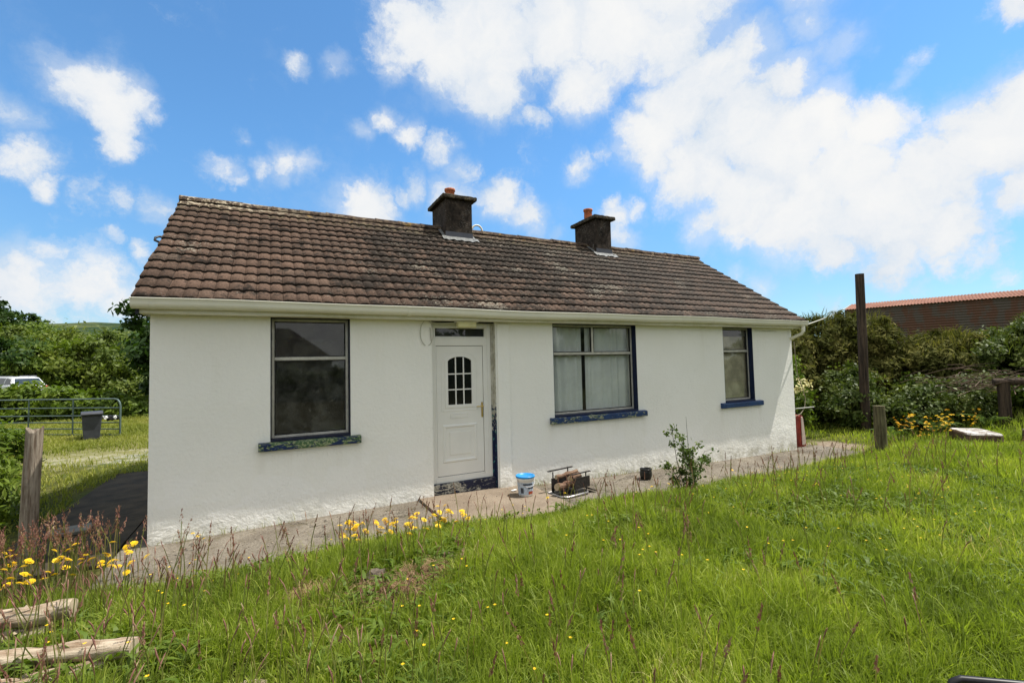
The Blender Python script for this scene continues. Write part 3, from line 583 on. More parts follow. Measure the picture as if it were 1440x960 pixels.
# front wall: a fine displaced sheet with openings, plus solid backing slabs
def front_wall():
    ops = [(1.243, 2.218, 1.0, H), (5.50, 7.337, 1.0, H), (9.72, 10.672, 1.0, H), (DX0, DX1, -0.4, H)]
    def axis(a, b, marks, st):
        ms = sorted(set([a, b]+[m for m in marks if a < m < b])); out = []
        for p, q_ in zip(ms[:-1], ms[1:]):
            n = max(1, int(round((q_-p)/st))); out += list(np.linspace(p, q_, n+1)[:-1])
        return out+[b]
    xs = axis(0, L, [o[0] for o in ops]+[o[1] for o in ops], 0.045); zs = axis(-0.3, H, [1.0], 0.045)
    hole = lambda x, z: any(o[0] < x < o[1] and o[2] < z < o[3] for o in ops)
    V = []
    for z in zs:
        for x in xs:
            p = Vector((x, 0, z))
            d = 0.005*noise.noise(p*0.9)+0.0025*noise.noise(p*3.0)
            lowm = 1-float(sstep(z, 0.30+0.07*noise.noise(Vector((x*0.8, 0, 5))), 0.38+0.07*noise.noise(Vector((x*0.8, 0, 5)))))
            d += lowm*(0.004+0.0016*noise.noise(p*9)+0.004*noise.noise(p*3.2))
            e = min([min(abs(x-o[0]), abs(x-o[1])) for o in ops if o[2]-0.1 < z]+[abs(x), abs(x-L), 1])
            d *= min(1, e/0.02) if e < 0.02 else 1
            V.append((x, -d, z))
    n = len(xs); F = []
    for j in range(len(zs)-1):
        for i in range(n-1):
            if not hole((xs[i]+xs[i+1])/2, (zs[j]+zs[j+1])/2): F.append((j*n+i, j*n+i+1, (j+1)*n+i+1, (j+1)*n+i))
    b = MB(); b.add(V, F, 0, True)
    ys = 0.012
    segs = [(0.0, 1.243), (2.218, DX0), (DX1, 5.50), (7.337, 9.72), (10.672, L)]
    for a, c in segs: b.box(a, c, ys, 0.30, -0.3, H)
    for a, c, z, _ in W: b.box(a+0.001, c-0.001, ys, 0.30, -0.3, z)
    for (x0, x1, z0, z1) in ops:      # close the gap between sheet and slabs round each opening
        b.box(x0-0.012, x0-0.0005, 0.0, 0.30, max(z0, -0.3), z1); b.box(x1+0.0005, x1+0.012, 0.0, 0.30, max(z0, -0.3), z1)
    b.box(0.0, 0.012, 0.0, DEP, -0.3, H); b.box(0.012, L-0.012, DEP-0.3, DEP, -0.3, H); b.box(L-0.012, L, 0.0, DEP, -0.3, H)
    b.box(0.012, 0.3, 0.3, DEP-0.3, -0.3, H); b.box(L-0.3, L-0.012, 0.3, DEP-0.3, -0.3, H)
    for x0, x1 in ((0.0, 0.25), (L-0.25, L)):
        v = [(x, y, z) for x in (x0, x1) for y, z in ((0, H), (RY, RZ-0.10), (DEP, H))]
        b.add(v, [(0, 1, 2), (3, 5, 4), (0, 3, 4, 1), (1, 4, 5, 2), (0, 2, 5, 3)])
    return b.build('wall', WALL, house)
front_wall()
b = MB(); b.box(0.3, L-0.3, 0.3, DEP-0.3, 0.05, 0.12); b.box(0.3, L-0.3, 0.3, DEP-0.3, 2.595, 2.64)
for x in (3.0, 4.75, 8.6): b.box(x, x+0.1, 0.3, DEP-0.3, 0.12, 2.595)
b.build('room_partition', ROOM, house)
# flat render band right of the door and small band left of it
b = MB(); b.box(4.445, 4.66, -0.022, -0.004, -0.06, 2.575, bev=0.006); b.build('render_band', WALL, house)

# roof ------------------------------------------------------------------
EY, EZ = -0.27, 2.745
XL, XR = -0.11, 12.19
slopel = math.hypot(RY-EY, RZ-EZ); su = np.array([0, RY-EY, RZ-EZ])/slopel; sn = np.array([0, -su[2], su[1]])
rows = 14; gauge = (slopel-0.02)/rows; tw = 0.30
prof = [(0.0, 0.0), (0.05, 0.0), (0.12, 0.013), (0.36, 0.014), (0.45, 0.001), (0.495, 0.0), (0.502, -0.008), (0.510, 0.0), (0.55, 0.001), (0.62, 0.013), (0.86, 0.014), (0.94, 0.0), (0.985, 0.0)]
def tiles(sidey):
    V = []; F = []; rn = []; pan = []
    pf_ = [0.9, 0.5, 0.0, 0.5, 0.9, 1.0, 1.0, 0.9, 0.5, 0.0, 0.5, 0.9]
    nt = int((XR-XL)/tw)+1; np_ = len(prof)
    for r in range(rows):
        for k in range(nt):
            x0 = XL+k*tw; tws = min(tw, XR-x0)
            if tws < 0.05: continue
            jit = random.gauss(0, 0.004); jz = random.gauss(0, 0.0022); sk = random.gauss(0, 0.004); edge = random.uniform(-0.03, 0.008) if k == 0 else 0
            s0 = r*gauge-0.012+jit; s1 = (r+1)*gauge+0.05; base = len(V)
            for row in range(3):
                for (u, h) in prof:
                    s_ = (s0, s1, s0)[row]; lift = (0.050+jz, 0.016, 0.010)[row]
                    if row != 1: s_ += sk*(u-0.5)*2
                    hh = h if row != 2 else h*0.8
                    x = x0+u*tws+(edge if u == 0 else 0)
                    wav = 0.008*noise.noise(Vector((x*0.6, s_*0.8, 1)))
                    p = np.array([x, EY, EZ])+su*s_+sn*(lift+hh+wav)
                    V.append(p)
            for i in range(np_-1):
                F.append((base+i, base+i+1, base+np_+i+1, base+np_+i)); F.append((base+2*np_+i, base+2*np_+i+1, base+i+1, base+i))
            F.append((base, base+np_, base+2*np_, base+2*np_)) if False else None
            v_ = random.random(); v_ = min(1, max(0, 0.5*v_+0.5*(0.5+0.7*noise.noise(Vector((x0*0.5, r*0.4, 0))))))
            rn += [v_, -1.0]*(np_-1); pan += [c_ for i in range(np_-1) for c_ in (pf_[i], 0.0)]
    V = np.array(V)
    if sidey < 0: V[:, 1] = 2*RY-V[:, 1]; F = [f[::-1] for f in F]
    return V, np.array([f for f in F if f is not None]), rn, pan
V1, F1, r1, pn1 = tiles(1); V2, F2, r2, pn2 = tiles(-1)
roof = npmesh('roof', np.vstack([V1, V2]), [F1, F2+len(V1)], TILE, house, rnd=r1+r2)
pa_ = roof.data.attributes.new('pan', 'FLOAT', 'FACE'); pa_.data.foreach_set('value', np.array(pn1+pn2, dtype=np.float32))
b = MB()  # deck under the tiles
for sg in (1, -1):
    ey = EY if sg == 1 else 2*RY-EY
    v = [(x, y, z) for x in (XL+0.03, XR-0.03) for y, z in ((ey, EZ+0.004), (RY, RZ-0.001), (RY, RZ-0.09), (ey+0.06*sg, EZ-0.05))]
    b.add(v, [(0, 1, 2, 3), (4, 7, 6, 5), (0, 4, 5, 1), (1, 5, 6, 2), (2, 6, 7, 3), (3, 7, 4, 0)])
b.build('roof_deck', mat('dark_roof_felt', base=(0.03, 0.026, 0.022), rough=0.95), roof)
b = MB(); x = XL-0.01; k = 0
while x < XR-0.05:
    l = min(0.46, XR-x+0.01); n = 10; r0 = 0.115; dz = random.uniform(-0.008, 0.008); v = []
    for xi in range(5):
        for a in range(n):
            t_ = math.pi*(a/(n-1)); rr = r0*(1+0.06*noise.noise(Vector((x+xi*0.11, a, 0)))) + (0.008 if xi == 0 else 0)
            v.append((x+xi*l/4, RY-math.cos(t_)*rr*1.15, RZ+0.005+dz+math.sin(t_)*rr*0.85))
    b.add(v, [(xi*n+a, xi*n+a+1, (xi+1)*n+a+1, (xi+1)*n+a) for xi in range(4) for a in range(n-1)], 0, True)
    b.add(v[:n], [tuple(range(n))]); b.add(v[-n:], [tuple(range(n))])
    x += l; k += 1
b.build('ridge_tiles', RIDGE, roof)
def lump(b, c, r, n=9, m=6, mi=0, sq=(1, 1, 1), amp=0.3, seed=0):
    v = []; f = []
    for j in range(m+1):
        th = math.pi*j/m
        for i in range(n):
            ph = 2*math.pi*i/n; d = Vector((math.sin(th)*math.cos(ph), math.sin(th)*math.sin(ph), math.cos(th)))
            rr = r*(1+amp*noise.noise(d*1.7+Vector((seed*3.1, 0, 0))))
            v.append((c[0]+d.x*rr*sq[0], c[1]+d.y*rr*sq[1], c[2]+d.z*rr*sq[2]))
    f = [(j*n+i, j*n+(i+1) % n, (j+1)*n+(i+1) % n, (j+1)*n+i) for j in range(m) for i in range(n)]
    b.add(v, f, mi, False)
b = MB()   # rough mortar bedding, one continuous ragged strip each side of the ridge
NXm = 620; prm = [(-0.235, 0.070), (-0.19, 0.092), (-0.13, 0.088), (-0.06, 0.105), (0.0, 0.105), (0.06, 0.105), (0.13, 0.088), (0.19, 0.092), (0.235, 0.070)]; v = []
for i in range(NXm+1):
    x = XL+0.015+(XR-XL-0.03)*i/NXm; em = max(0.0, 1-(x-XL)/1.1)
    for k, (dy, dz) in enumerate(prm):
        q_ = Vector((x*9, k*1.3, 0)); rg = noise.noise(q_)+0.6*noise.noise(q_*2.7)
        ex = (0.03 if k in (0, 8) else 0.012)*rg+em*0.02*(rg+0.3)
        v.append((x, RY+dy*(1+0.25*(k in (0, 8))*noise.noise(Vector((x*6, k, 2)))), RZ-abs(dy)*(RZ-EZ)/(RY-EY)+dz-0.022+ex*0.8))
m = len(prm); b.add(v, [(i*m+k, i*m+k+1, (i+1)*m+k+1, (i+1)*m+k) for i in range(NXm) for k in range(m-1)])
b.build('ridge_mortar', RIDGE, roof)
for xa in (XL+0.015, XR-0.045):      # verge boards under the tiles at both gables
    for sg in (1, -1):
        ey = EY+0.05 if sg == 1 else 2*RY-EY-0.05; b = MB()
        v = [(x, y, z) for x in (xa, xa+0.03) for y, z in ((ey, EZ-0.045), (RY-0.0005*sg, RZ-0.085), (RY-0.0005*sg, RZ-0.20), (ey, EZ-0.16))]
        b.add(v, [(0, 1, 2, 3), (4, 7, 6, 5), (0, 4, 5, 1), (1, 5, 6, 2), (2, 6, 7, 3), (3, 7, 4, 0)]); b.build('verge_board', DARKR, roof)
b = MB(); b.tube([(-0.11, 1.42, 3.86), (-0.17, 1.40, 3.86), (-0.205, 1.36, 3.83), (-0.20, 1.30, 3.78), (-0.15, 1.28, 3.755)], 0.016, 10); b.build('hook', BLACKP, roof)

def chimney(x0, x1, zt, px, nm, flash=True):
    y0, y1 = 2.30, 3.18
    b = MB(); n = 10
    b.box(x0, x1, y0, y1, 4.2, zt-0.085, bev=0.012)
    c = b.build('chimney', CHIM, house)
    b = MB(); cx0, cx1, cy0, cy1 = x0-0.08, x1+0.085, y0-0.08, y1+0.08
    vs = []; nn = 8
    ring = []
    for (xa, ya_, xb, yb_) in ((cx0, cy0, cx1, cy0), (cx1, cy0, cx1, cy1), (cx1, cy1, cx0, cy1), (cx0, cy1, cx0, cy0)):
        for k in range(14): ring.append((xa+(xb-xa)*k/14, ya_+(yb_-ya_)*k/14))
    mx_, my_ = (cx0+cx1)/2, (cy0+cy1)/2; V = []
    for lv, (z, k_) in enumerate(((zt-0.084, 0.985), (zt-0.07, 1.0), (zt-0.02, 1.0), (zt, 0.96), (zt+0.012, 0.7))):
        for (x, y) in ring:
            j_ = 0.012*noise.noise(Vector((x*14, y*14, lv*0.8))); V.append((mx_+(x-mx_)*(k_+j_), my_+(y-my_)*(k_+j_), z+0.011*noise.noise(Vector((x*11, y*11, lv)))))
    m = len(ring); b.add(V, [(l*m+i, l*m+(i+1) % m, (l+1)*m+(i+1) % m, (l+1)*m+i) for l in range(4) for i in range(m)]+[tuple(range(m))[::-1], tuple(range(4*m, 5*m))])
    b.build('cap', CAPM, c)
    b = MB(); b.lathe([(0.085, -0.005), (0.10, 0.0), (0.104, 0.12), (0.100, 0.25), (0.116, 0.26), (0.118, 0.305), (0.100, 0.305), (0.084, 0.295), (0.075, 0.02), (0, 0.02)], (px, RY+0.05, zt), 24)
    b.build('chimney_pot', TERRA, c)
    b = MB(); sl_ = (RZ-EZ)/(RY-EY)
    def rp(x, y, o=0.075): return (x, y, RZ+(y-RY)*sl_+o)
    # front apron, dressed over the tiles
    n = 14; v = []
    for i in range(n+1):
        x = x0-0.09+(x1-x0+0.2)*i/n; d = 0.14+0.05*noise.noise(Vector((x*6, 0, 0)))
        v += [rp(x, y0-d, 0.082+0.01*math.sin(i*2.1)), rp(x, y0-0.01, 0.092)]
    b.add(v, [(2*i, 2*i+2, 2*i+3, 2*i+1) for i in range(n)])
    for xa, s_ in ((x0, -1), (x1, 1)):
        a = [rp(xa+s_*0.07, y0-0.08, 0.088), rp(xa+s_*0.004, y0-0.08, 0.10), rp(xa+s_*0.004, RY-0.1, 0.10), rp(xa+s_*0.06, RY-0.1, 0.088)]
        b.add(a, [(0, 1, 2, 3)])
    b.build('flashing', LEAD, c)
    b = MB(); b.box(x0-0.006, x1+0.006, y0-0.008, y0-0.002, RZ+(y0-RY)*sl_+0.08, RZ+(y0-RY)*sl_+0.19); b.build('apron_band', mat('dark_lead', base=(0.055, 0.06, 0.075), rough=0.5), c)
    return c
c1 = chimney(4.44, 5.03, 5.46, 4.72, 'a'); chimney(8.27, 8.74, 5.50, 8.42, 'b')
b = MB(); pts = [(5.72, 3.35, 4.40), (5.72, 3.35, 5.10)]+[(5.72-0.13*(1-math.cos(a)), 3.35, 5.10+0.13*math.sin(a)) for a in np.linspace(0.3, 2.9, 8)]
b.tube(pts, 0.022, 8); b.build('vent_pipe', PVC, house)

# eaves -----------------------------------------------------------------
b = MB(); b.box(-0.07, 12.16, -0.20, -0.178, 2.60, 2.725, bev=0.003); b.box(-0.07, 12.16, -0.177, 0.006, 2.603, 2.618)
b.box(-0.07, -0.05, -0.177, 0.25, 2.60, 2.80); b.box(12.14, 12.16, -0.177, 0.25, 2.60, 2.80)
b.build('fascia', FASCIA, house)
def gutter():
    b = MB(); x0, x1 = -0.12, 12.21
    pr_ = [(-0.202, 2.755), (-0.206, 2.69), (-0.222, 2.652), (-0.255, 2.640), (-0.292, 2.648), (-0.318, 2.672), (-0.326, 2.70), (-0.327, 2.748), (-0.333, 2.752), (-0.333, 2.760), (-0.321, 2.762), (-0.319, 2.70), (-0.31, 2.678), (-0.288, 2.657), (-0.255, 2.649), (-0.226, 2.660), (-0.212, 2.69), (-0.208, 2.755)]
    pr_ = [(y-0.0, z) for y, z in pr_]; n = len(pr_); NX = 40; v = []
    for i in range(NX+1):
        x = x0+(x1-x0)*i/NX; dz = 0.006*math.sin(x*0.9)+0.004*math.sin(x*2.3)
        v += [(x, y, z+dz) for y, z in pr_]
    f = [(i*n+k, i*n+(k+1) % n, (i+1)*n+(k+1) % n, (i+1)*n+k) for i in range(NX) for k in range(n)]
    b.add(v, f, 0, True)
    for xe in (x0-0.004, x1): b.prism([(xe, 0), (xe+0.004, 0), (xe+0.004, 1), (xe, 1)], 0, 0.0001) if False else b.add([(xe+dx, y, z) for dx in (0, 0.004) for y, z in pr_[:11]], [tuple(range(11)), tuple(range(11, 22))[::-1]]+[(i, i+1, 12+i, 11+i) for i in range(10)])
    g = b.build('gutter', PVC, house)
    for x in (0.05, 2.95, 6.0, 9.1, 11.9):
        b = MB(); b.add([(x+dx, y-0.004 if y < -0.25 else y, z-0.003) for dx in (0, 0.05) for y, z in pr_[1:10]], [(i, i+1, 10+i, 9+i) for i in range(8)], 0, True); b.build('bracket', PVC, g)
gutter()
b = MB(); b.tube([(12.10, -0.262, 2.65), (12.10, -0.262, 2.52)], 0.042, 12); b.tube([(12.10, -0.262, 2.53), (12.085, -0.23, 2.47), (12.03, 0.02, 2.36), (12.12, 0.10, 2.28)], 0.034, 12)
b.tube([(12.12, 0.10, 2.30), (12.12, 0.10, 0.0)], 0.034, 12)
b.build('downpipe', PVC, house)

# windows ---------------------------------------------------------------
def frame_rect(b, x0, x1, z0, z1, wd, y0, y1, mi=0, bev=0.004):
    b.box(x0, x0+wd, y0, y1, z0, z1, mi, bev); b.box(x1-wd, x1, y0, y1, z0, z1, mi, bev)
    b.box(x0+wd, x1-wd, y0, y1, z0, z0+wd, mi, bev); b.box(x0+wd, x1-wd, y0, y1, z1-wd, z1, mi, bev)
def window(x0, x1, ztr, mull, revm, sillm, sx0, sx1, glass, label):
    z0, z1 = 1.045, 2.595; yf = 0.105
    b = MB(); frame_rect(b, x0+0.012, x1-0.012, z0, z1, 0.034, yf, yf+0.05)
    b.box(x0+0.046, x1-0.046, yf+0.002, yf+0.048, ztr-0.022, ztr+0.022, 0, 0.004)
    if mull: b.box(mull-0.022, mull+0.022, yf+0.003, yf+0.047, ztr+0.022, z1-0.034, 0, 0.004)
    w_ = b.build('window', ALU, house); w_['label'] = label
    b = MB(); cells = [(x0+0.046, x1-0.046, z0+0.034, ztr-0.022)]
    cells += [(x0+0.046, mull-0.022, ztr+0.022, z1-0.034), (mull+0.022, x1-0.046, ztr+0.022, z1-0.034)] if mull else [(x0+0.046, x1-0.046, ztr+0.022, z1-0.034)]
    for (a, c, d, e) in cells: frame_rect(b, a+0.0005, c-0.0005, d+0.0005, e-0.0005, 0.013, yf+0.006, yf+0.044, 0, 0)
    b.build('gasket', GASK, w_)
    for (a, c, d, e) in cells:
        b = MB(); b.box(a+0.01, c-0.01, yf+0.024, yf+0.028, d+0.01, e-0.01); b.build('pane', glass, w_)
    b = MB()
    b.box(x0+0.0006, x0+0.0108, 0.004, 0.16, 1.0, 2.597); b.box(x1-0.0108, x1-0.0006, -0.0, 0.16, 1.0, 2.597)
    b.box(x0+0.011, x1-0.011, 0.01, 0.16, 2.5955, 2.602)
    b.build('reveal', revm, w_)
    b = MB(); b.box(x0+0.011, x1-0.011, -0.02, 0.16, 1.012, 1.043, 0, 0.004); b.build('sub_sill', revm, w_)
    b = MB(); n = 20; v = []
    pr_ = [(-0.072, 0.912), (-0.076, 0.925), (-0.076, 0.995), (-0.068, 1.008), (0.02, 1.018), (0.02, 0.912)]
    for i in range(n+1):
        x = sx0+(sx1-sx0)*i/n
        v += [(x+0.004*noise.noise(Vector((k, i*0.9, 1)))*(i in (0, n)), y+0.004*noise.noise(Vector((x*7, k, 0))), z+0.004*noise.noise(Vector((x*6, k, 4)))) for k, (y, z) in enumerate(pr_)]
    m = len(pr_); b.add(v, [(i*m+k, i*m+(k+1) % m, (i+1)*m+(k+1) % m, (i+1)*m+k) for i in range(n) for k in range(m)]+[tuple(range(m)), tuple(range(n*m, n*m+m))[::-1]])
    b.build('sill', sillm, w_)
    return w_
window(1.243, 2.218, 2.07, None, NAVY, SILL1, 1.11, 2.345, DGLASS, 'dark bare window with flaking green and blue sill')
window(5.50, 7.337, 2.09, 6.41, BLUER, SILL2, 5.40, 7.49, GLASS, 'widest window with blue reveal and sill')
window(9.72, 10.672, 2.10, None, BLUER, SILL3, 9.565, 10.85, GLASS, 'narrow window with clean blue sill')

# door ------------------------------------------------------------------
door = MB(); yf = 0.09
frame_rect(door, 3.382, 4.376, 0.17, 2.585, 0.062, yf, yf+0.07)
door.box(3.444, 4.314, yf+0.002, yf+0.068, 2.235, 2.36, 0, 0.004)
dframe = door.build('door_frame', UPVC, house)
b = MB(); frame_rect(b, 3.4445, 4.2965+0.0, 2.3605, 2.5225, 0.018, yf+0.012, yf+0.06, 0, 0.003); b.box(4.297, 4.3135, yf+0.004, yf+0.066, 2.3605, 2.5225, 0, 0.003); b.build('fanlight_bead', UPVC, dframe)
b = MB(); b.box(3.46, 4.28, yf+0.03, yf+0.034, 2.375, 2.508); b.build('fanlight_pane', GLASS, dframe)
# leaf with arched glazed opening
lx0, lx1, lz0, lz1 = 3.476, 4.235, 0.270, 2.227
b = MB(); b.box(3.4445, 3.4715, yf+0.004, yf+0.066, 0.2325, 2.2345, 0, 0.003); b.box(4.2435, 4.3135, yf+0.004, yf+0.066, 0.2325, 2.2345, 0, 0.003)
b.box(3.472, 4.2395, yf+0.004, yf+0.066, 0.2325, 0.261, 0, 0.003); b.build('door_stop', UPVC, dframe)
b = MB(); b.box(3.4718, 4.2430, yf+0.03, yf+0.045, 0.2615, 2.2345); b.build('seal', GASK, dframe)
gx0, gx1, gz0, gzs, gzt = 3.655, 4.045, 1.33, 2.00, 2.065
def arch(x0, x1, zs, zt, n=14): return [(x0+(x1-x0)*i/n, zs+(zt-zs)*(1-((2*i/n-1)**2))**0.75) for i in range(n+1)]
b = MB(); y0, y1 = yf+0.012, yf+0.0299
b.box(lx0, gx0, y0, y1, lz0, lz1); b.box(gx1, lx1, y0, y1, lz0, lz1); b.box(gx0, gx1, y0, y1, lz0, gz0)
b.prism(arch(gx0, gx1, gzs, gzt)+[(gx1, lz1), (gx0, lz1)], y0, y1)
leaf = b.build('door', UPVC, house)
b = MB()   # arched glazing surround, muntins
ya, yb = yf+0.002, yf+0.0118
o_ = arch(gx0-0.045, gx1+0.045, gzs+0.02, gzt+0.045); i_ = arch(gx0, gx1, gzs, gzt)
for k in range(14): b.prism([o_[k], o_[k+1], i_[k+1], i_[k]], ya, yb)
b.box(gx0-0.045, gx0, ya, yb, gz0-0.045, gzs); b.box(gx1, gx1+0.045, ya, yb, gz0-0.045, gzs); b.box(gx0, gx1, ya, yb, gz0-0.045, gz0)
b.add([(gx0-0.045, ya, gzs), (gx0, ya, gzs), (gx0-0.045, ya, gzs+0.02)], [(0, 1, 2)])
gs = b.build('glazing_surround', UPVC, leaf)
b = MB(); b.box(gx0-0.08, gx1+0.08, ya+0.006, yb-0.0002, gz0-0.10, gz0-0.075, 0, 0.003); b.box(gx0-0.105, gx0-0.08, ya+0.006, yb-0.0002, gz0-0.10, gzs+0.02, 0, 0.003); b.box(gx1+0.08, gx1+0.105, ya+0.006, yb-0.0002, gz0-0.10, gzs+0.02, 0, 0.003)
o2 = arch(gx0-0.105, gx1+0.105, gzs+0.02, gzt+0.10); i2 = arch(gx0-0.08, gx1+0.08, gzs+0.02, gzt+0.078)
for k in range(14): b.prism([o2[k], o2[k+1], i2[k+1], i2[k]], ya+0.006, yb-0.0002)
b.build('arched_moulding', UPVC, leaf)
b = MB(); gw = (gx1-gx0)
for k in (1, 2): b.box(gx0+gw*k/3-0.009, gx0+gw*k/3+0.009, y0+0.001, y1+0.0, gz0, gzt-0.012)
for z in (1.56, 1.80): b.box(gx0, gx1, y0+0.002, y1-0.001, z-0.009, z+0.009)
b.build('muntin', UPVC, leaf)
b = MB(); b.prism([(gx0-.01, gz0-.01), (gx1+.01, gz0-.01)]+arch(gx0-.01, gx1+.01, gzs+.01, gzt+.01)[::-1], yf+0.0262, yf+0.0285); b.build('door_pane', mat('obscured_dark_glass', base=(0.008, 0.010, 0.009), rough=0.10, spec=0.5), leaf)
b = MB()
def mould(x0, x1, z0, z1, wd, h):
    v = []; 
    for (ins, y) in ((0, yf+0.0118), (wd*0.3, yf+0.0118-h), (wd*0.7, yf+0.0118-h), (wd, yf+0.0118)):
        v += [(x0+ins, y, z0+ins), (x1-ins, y, z0+ins), (x1-ins, y, z1-ins), (x0+ins, y, z1-ins)]
    b.add(v, [(r*4+k, r*4+(k+1) % 4, (r+1)*4+(k+1) % 4, (r+1)*4+k) for r in range(3) for k in range(4)])
mould(3.56, 4.12, 0.46, 1.03, 0.05, 0.012); mould(3.62, 4.06, 0.52, 0.97, 0.05, -0.006)
v0 = yf+0.0118-0.008; b.box(3.67, 4.01, v0, yf+0.0117, 0.57, 0.92, 0, 0.004)
b.build('lower_moulding', UPVC, leaf)
b = MB(); frame_rect(b, 3.685, 3.975, 1.125, 1.195, 0.010, yf+0.004, yf+0.0117, 0, 0.002); b.box(3.6955, 3.9645, yf+0.007, yf+0.0117, 1.1355, 1.1845, 0, 0.002); b.build('letterbox', UPVC, leaf)
b = MB(); b.box(4.200, 4.228, yf+0.002, yf+0.0115, 1.11, 1.345, 0, 0.004); b.tube([(4.214, yf, 1.285), (4.214, yf-0.045, 1.285)], 0.009, 10); b.tube([(4.22, yf-0.045, 1.285), (4.10, yf-0.05, 1.285)], 0.009, 10); b.tube([(4.214, yf+0.002, 1.18), (4.214, yf-0.006, 1.18)], 0.008, 10); b.build('handle', BRASS, leaf)
b = MB(); b.box(4.3765, 4.4095, 0.070, 0.2, 0.168, 2.585); b.build('jamb_strip', DPEEL, house)
b = MB(); b.box(DX0+0.001, DX0+0.010, 0.003, 0.2, 0.0, 2.597); b.build('door_reveal', WALL, house)
b = MB(); b.box(DX1-0.010, DX1-0.001, -0.003, 0.2, 0.0, 2.597); b.build('door_reveal', DPEEL, house)
b = MB(); b.box(DX0+0.011, DX1-0.011, 0.04, 0.25, -0.05, 0.168, 0, 0.008); b.build('threshold', DSTEP, house)
b = MB(); b.box(DX0+0.011, DX1-0.011, 0.02, 0.2, 2.586, 2.602); b.build('door_head', DARKR, house)
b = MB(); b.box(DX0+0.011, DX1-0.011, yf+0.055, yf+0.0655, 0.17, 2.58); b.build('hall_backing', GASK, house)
lamp = MB(); lamp.box(3.76, 4.06, -0.115, -0.025, 2.505, 2.598, 0, 0.012); lo = lamp.build('porch_lamp', LAMPP, house)
b = MB(); b.box(3.73, 4.09, -0.120, -0.02, 2.583, 2.5995, 0, 0.003); b.build('lamp_base', UPVC, lo)
b = MB(); pts = [(3.30+0.10*math.sin(a)*1.0, -0.016, 2.42-0.19*(-math.cos(a))-0.0) for a in np.linspace(-2.9, 2.9, 22)]
b.tube(pts, 0.006, 6); b.tube([(3.34, -0.02, 2.585), (3.5, -0.03, 2.560), (3.74, -0.05, 2.575)], 0.007, 6); b.tube([(3.35, -0.015, 2.50), (3.365, -0.012, 2.30)], 0.007, 6)
b.build('cable', WIRE, house)
b = MB(); b.tube([(10.75+0.75*t_, -0.004-0.01, 2.55-0.02*t_) for t_ in (0, 1)], 0.005, 6); b.build('cable', WIRE, house)

# curtains and blind inside
def curtain(name, x0, x1, z0, z1, y, m, label, cat, fold=0.03, freq=38, par=None):
    nx_, V = int((x1-x0)/0.012), []
    for z in (z0, (z0+z1)/2, z1):
        for i in range(nx_+1):
            x = x0+(x1-x0)*i/nx_; V.append((x, y+fold*math.sin(x*freq+1.3*math.sin(x*9)+0.3*z)*(1.0-0.2*(z-z0)), z))
    n = nx_+1; b = MB(); b.add(V, [(j*n+i, j*n+i+1, (j+1)*n+i+1, (j+1)*n+i) for j in range(2) for i in range(nx_)], 0, True)
    return tag(b.build(name, m), label, cat)
curtain('net_curtain', 5.40, 6.22, 1.06, 2.58, 0.215, CURT, 'grey net curtain covering the left half of the wide window', 'curtain')
curtain('net_curtain', 6.32, 7.40, 1.06, 2.58, 0.215, CURT, 'grey net curtain covering the right half of the wide window', 'curtain', 0.024, 31)
curtain('window_blind', 9.60, 10.70, 1.06, 2.42, 0.19, BLIND, 'fawn blind drawn inside the narrow window at the far end', 'blind', 0.006, 12)

# ------------------------------------------------------------------ things on the path
t = E('bucket', 'white plastic bucket with blue lid standing beside the front door', 'bucket', (4.60, -0.56, float(basez(4.60))+0.024))
b = MB(); b.lathe([(0, 0.0), (0.100, 0.0), (0.106, 0.006), (0.126, 0.235), (0.132, 0.24), (0.132, 0.262), (0.126, 0.265), (0, 0.265)], n=36); b.build('tub', BUCKW, t)
b = MB(); b.lathe([(0.128, 0.2655), (0.142, 0.2655), (0.144, 0.285), (0.138, 0.292), (0.122, 0.290), (0.118, 0.280), (0, 0.282)], n=36); b.build('lid', BLUEL, t)
b = MB()
def wrap(a0, a1, z0, z1, mi, off=0.0015):
    n = 14; v = []
    for z in (z0, z1):
        r_ = 0.106+(z-0.006)*0.0873+off
        for i in range(n+1):
            a = a0+(a1-a0)*i/n; v.append((r_*math.cos(a), r_*math.sin(a), z))
    b.add(v, [(i, i+1, n+2+i, n+1+i) for i in range(n)], mi, True)
wrap(R(170), R(345), 0.03, 0.20, 0, 0.0012); wrap(R(225), R(300), 0.165, 0.190, 1, 0.002); wrap(R(262), R(318), 0.110, 0.135, 1, 0.002); wrap(R(205), R(228), 0.02+0.03, 0.13, 1, 0.002); wrap(R(265), R(312), 0.033, 0.075, 2, 0.002)
b.build('printed_band', [LABB, LABD, LABR], t)
b = MB(); b.tube([(0.135*math.cos(a), 0.135*math.sin(a)*0.99-0.004, 0.235-0.09*math.sin(-a)) for a in np.linspace(-math.pi, 0, 14)], 0.0035, 6); b.build('bail_handle', STEEL, t)

